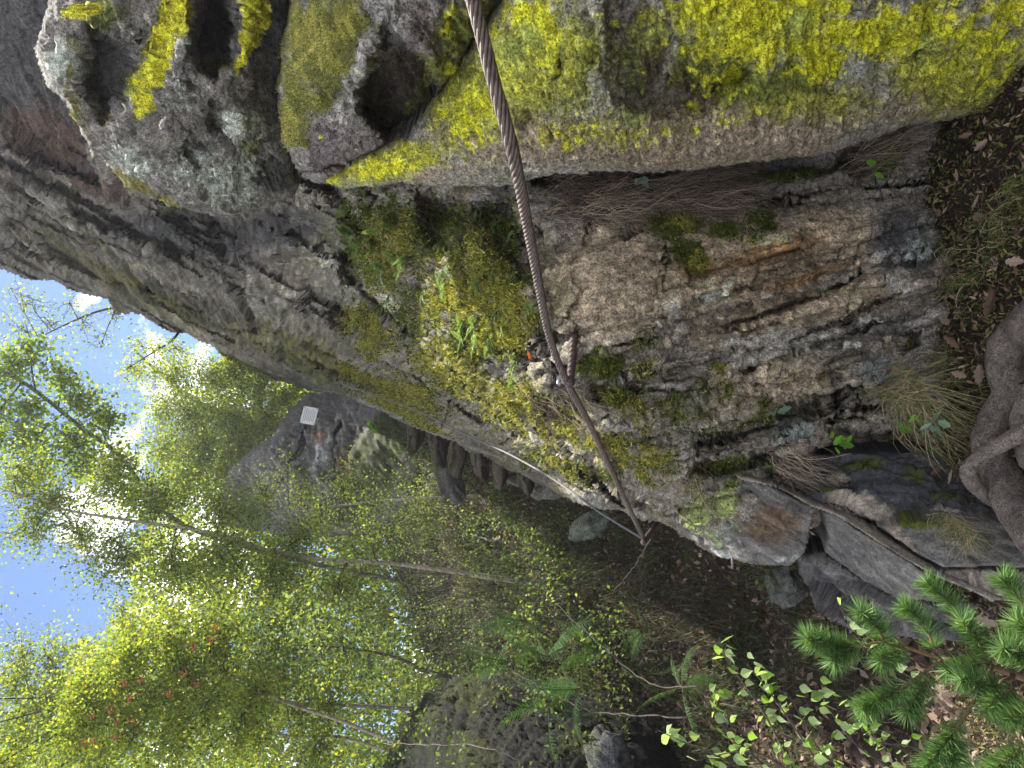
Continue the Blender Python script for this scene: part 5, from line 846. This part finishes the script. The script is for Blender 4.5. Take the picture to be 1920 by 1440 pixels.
tips = empty('birch_shoot', P(1640, 1230, 1.7), 'single birch shoot with pale leaves poking past the pine tip', 'sapling')
p = spline([P(1760, 1300, 1.72), P(1660, 1240, 1.72), P(1600, 1180, 1.72), P(1572, 1130, 1.72)], 20); v, f = tube(p, np.linspace(.0022, .0008, 20), 5); tw = mesh_obj('twig', v, f, M_twig, tips, smooth=True)
for i in (3, 5, 9, 12, 14, 16, 18, 19):
    o = bpy.data.objects.new('leaf', bl[i % 2]); link(o, tw); o.location = tuple(p[i] - np.array(tips.location)); s = random.uniform(.026, .036); o.scale = (s,) * 3; o.rotation_euler = (random.uniform(-.6, .6), random.uniform(.3, 1.4), random.uniform(0, 6.28))
# little herbs at the foot of the wall
herb = leaf_shape('leaf', 3, leaf_mat('herb_leaf', .45, .5, (.14, .30, .03))); herb2 = leaf_shape('leaf', 3, leaf_mat('herb_leaf_blue', .2, .45, (.14, .22, .15)))
for px, py, d, me, n, s, lb in ((1692, 795, 2.2, herb, 6, .05, 'bright green lobed herb in front of the crack'), (1570, 832, 2.3, herb, 6, .05, 'bright green lobed herb hanging in the dark recess'), (1745, 800, 2.1, herb2, 6, .05, 'bluish leaved herb on the grass beside the root'), (1440, 770, 2.2, herb2, 2, .055, 'dark strap leaf hanging from the middle crack'), (1640, 310, 2.25, herb, 3, .06, 'curved green strap leaf under the lichen rock'), (1200, 350, 2.3, herb2, 4, .05, 'pale bluish leaves beside the dead leaf in the fibre mat'), (1890, 280, 2.2, herb2, 5, .035, 'round bluish leaves on the soil in the lower corner'), (700, 800, 9.5, herb, 12, .13, 'leafy sprout hanging from the rock under the plaque')):
    r = empty('herb', P(px, py, d), lb, 'plant', 'small herbs')
    for k in range(n):
        o = bpy.data.objects.new('leaf', me); link(o, r); o.location = tuple(rng.normal(size=3) * s * .35); q = s * random.uniform(.6, 1.1); o.scale = (q,) * 3; o.rotation_euler = (random.uniform(-.5, .5), random.uniform(-.6, .9), random.uniform(-2.6, -.4))
for k, (a, m_, b, r, mat, lb) in enumerate([((1290, 1345, 3.4), (1100, 1330, 4.0), (960, 1260, 4.6), .0045, M_twig, 'pale bent dead stick lying over the ferns'), ((1310, 1290, 3.2), (1200, 1270, 3.5), (1040, 1130, 4.2), .004, M_twig, 'long dark dead stick crossing the fern bed'), ((1000, 1440, 4.2), (900, 1400, 4.3), (720, 1395, 4.8), .005, M_twigp, 'pale dead branch over the dark boulder'), ((900, 1330, 4.9), (925, 1315, 4.9), (945, 1325, 4.9), .010, M_twigp, 'short peeled white twig on the dark boulder'), ((940, 1010, 7.0), (915, 1012, 7.1), (890, 1002, 7.2), .018, M_twigp, 'tan curved broken branch on the slope'), ((800, 950, 9.5), (770, 970, 9.5), (745, 985, 9.5), .03, M_bark, 'reddish fallen log piece left of the far crag'), ((1220, 1010, 4.0), (1190, 1060, 4.2), (1150, 1110, 4.4), .004, M_twigp, 'thin straw stalk below the lower anchor')]):
    v, f = tube(spline([P(*a), P(*m_), P(*b)], 24) + rng.normal(size=(24, 3)) * .004, np.linspace(r, r * .5, 24), 6); tag(mesh_obj('dead_stick', v, f, mat, None, smooth=True), lb, 'stick', 'dead sticks')

# ---- thin hazy air in front of the sunlit canopy
haze_m = bpy.data.materials.new('haze'); haze_m.use_nodes = True; t_ = haze_m.node_tree; t_.nodes.clear()
ho = N(t_, 'ShaderNodeOutputMaterial'); hv = N(t_, 'ShaderNodeVolumePrincipled', inp={'Density': .0013, 'Color': (.88, .92, 1, 1), 'Anisotropy': .4}); t_.links.new(hv.outputs[0], ho.inputs['Volume'])
x0, x1, y0, y1, z0, z1 = -905, 905, -905, 1505, -12, 24
o = mesh_obj('haze', [(x, y, z) for x in (x0, x1) for y in (y0, y1) for z in (z0, z1)], [(0, 1, 3, 2), (4, 6, 7, 5), (0, 4, 5, 1), (2, 3, 7, 6), (0, 2, 6, 4), (1, 5, 7, 3)], haze_m); tag(o, 'thin pale hazy air over the whole place', 'haze', kind='stuff')
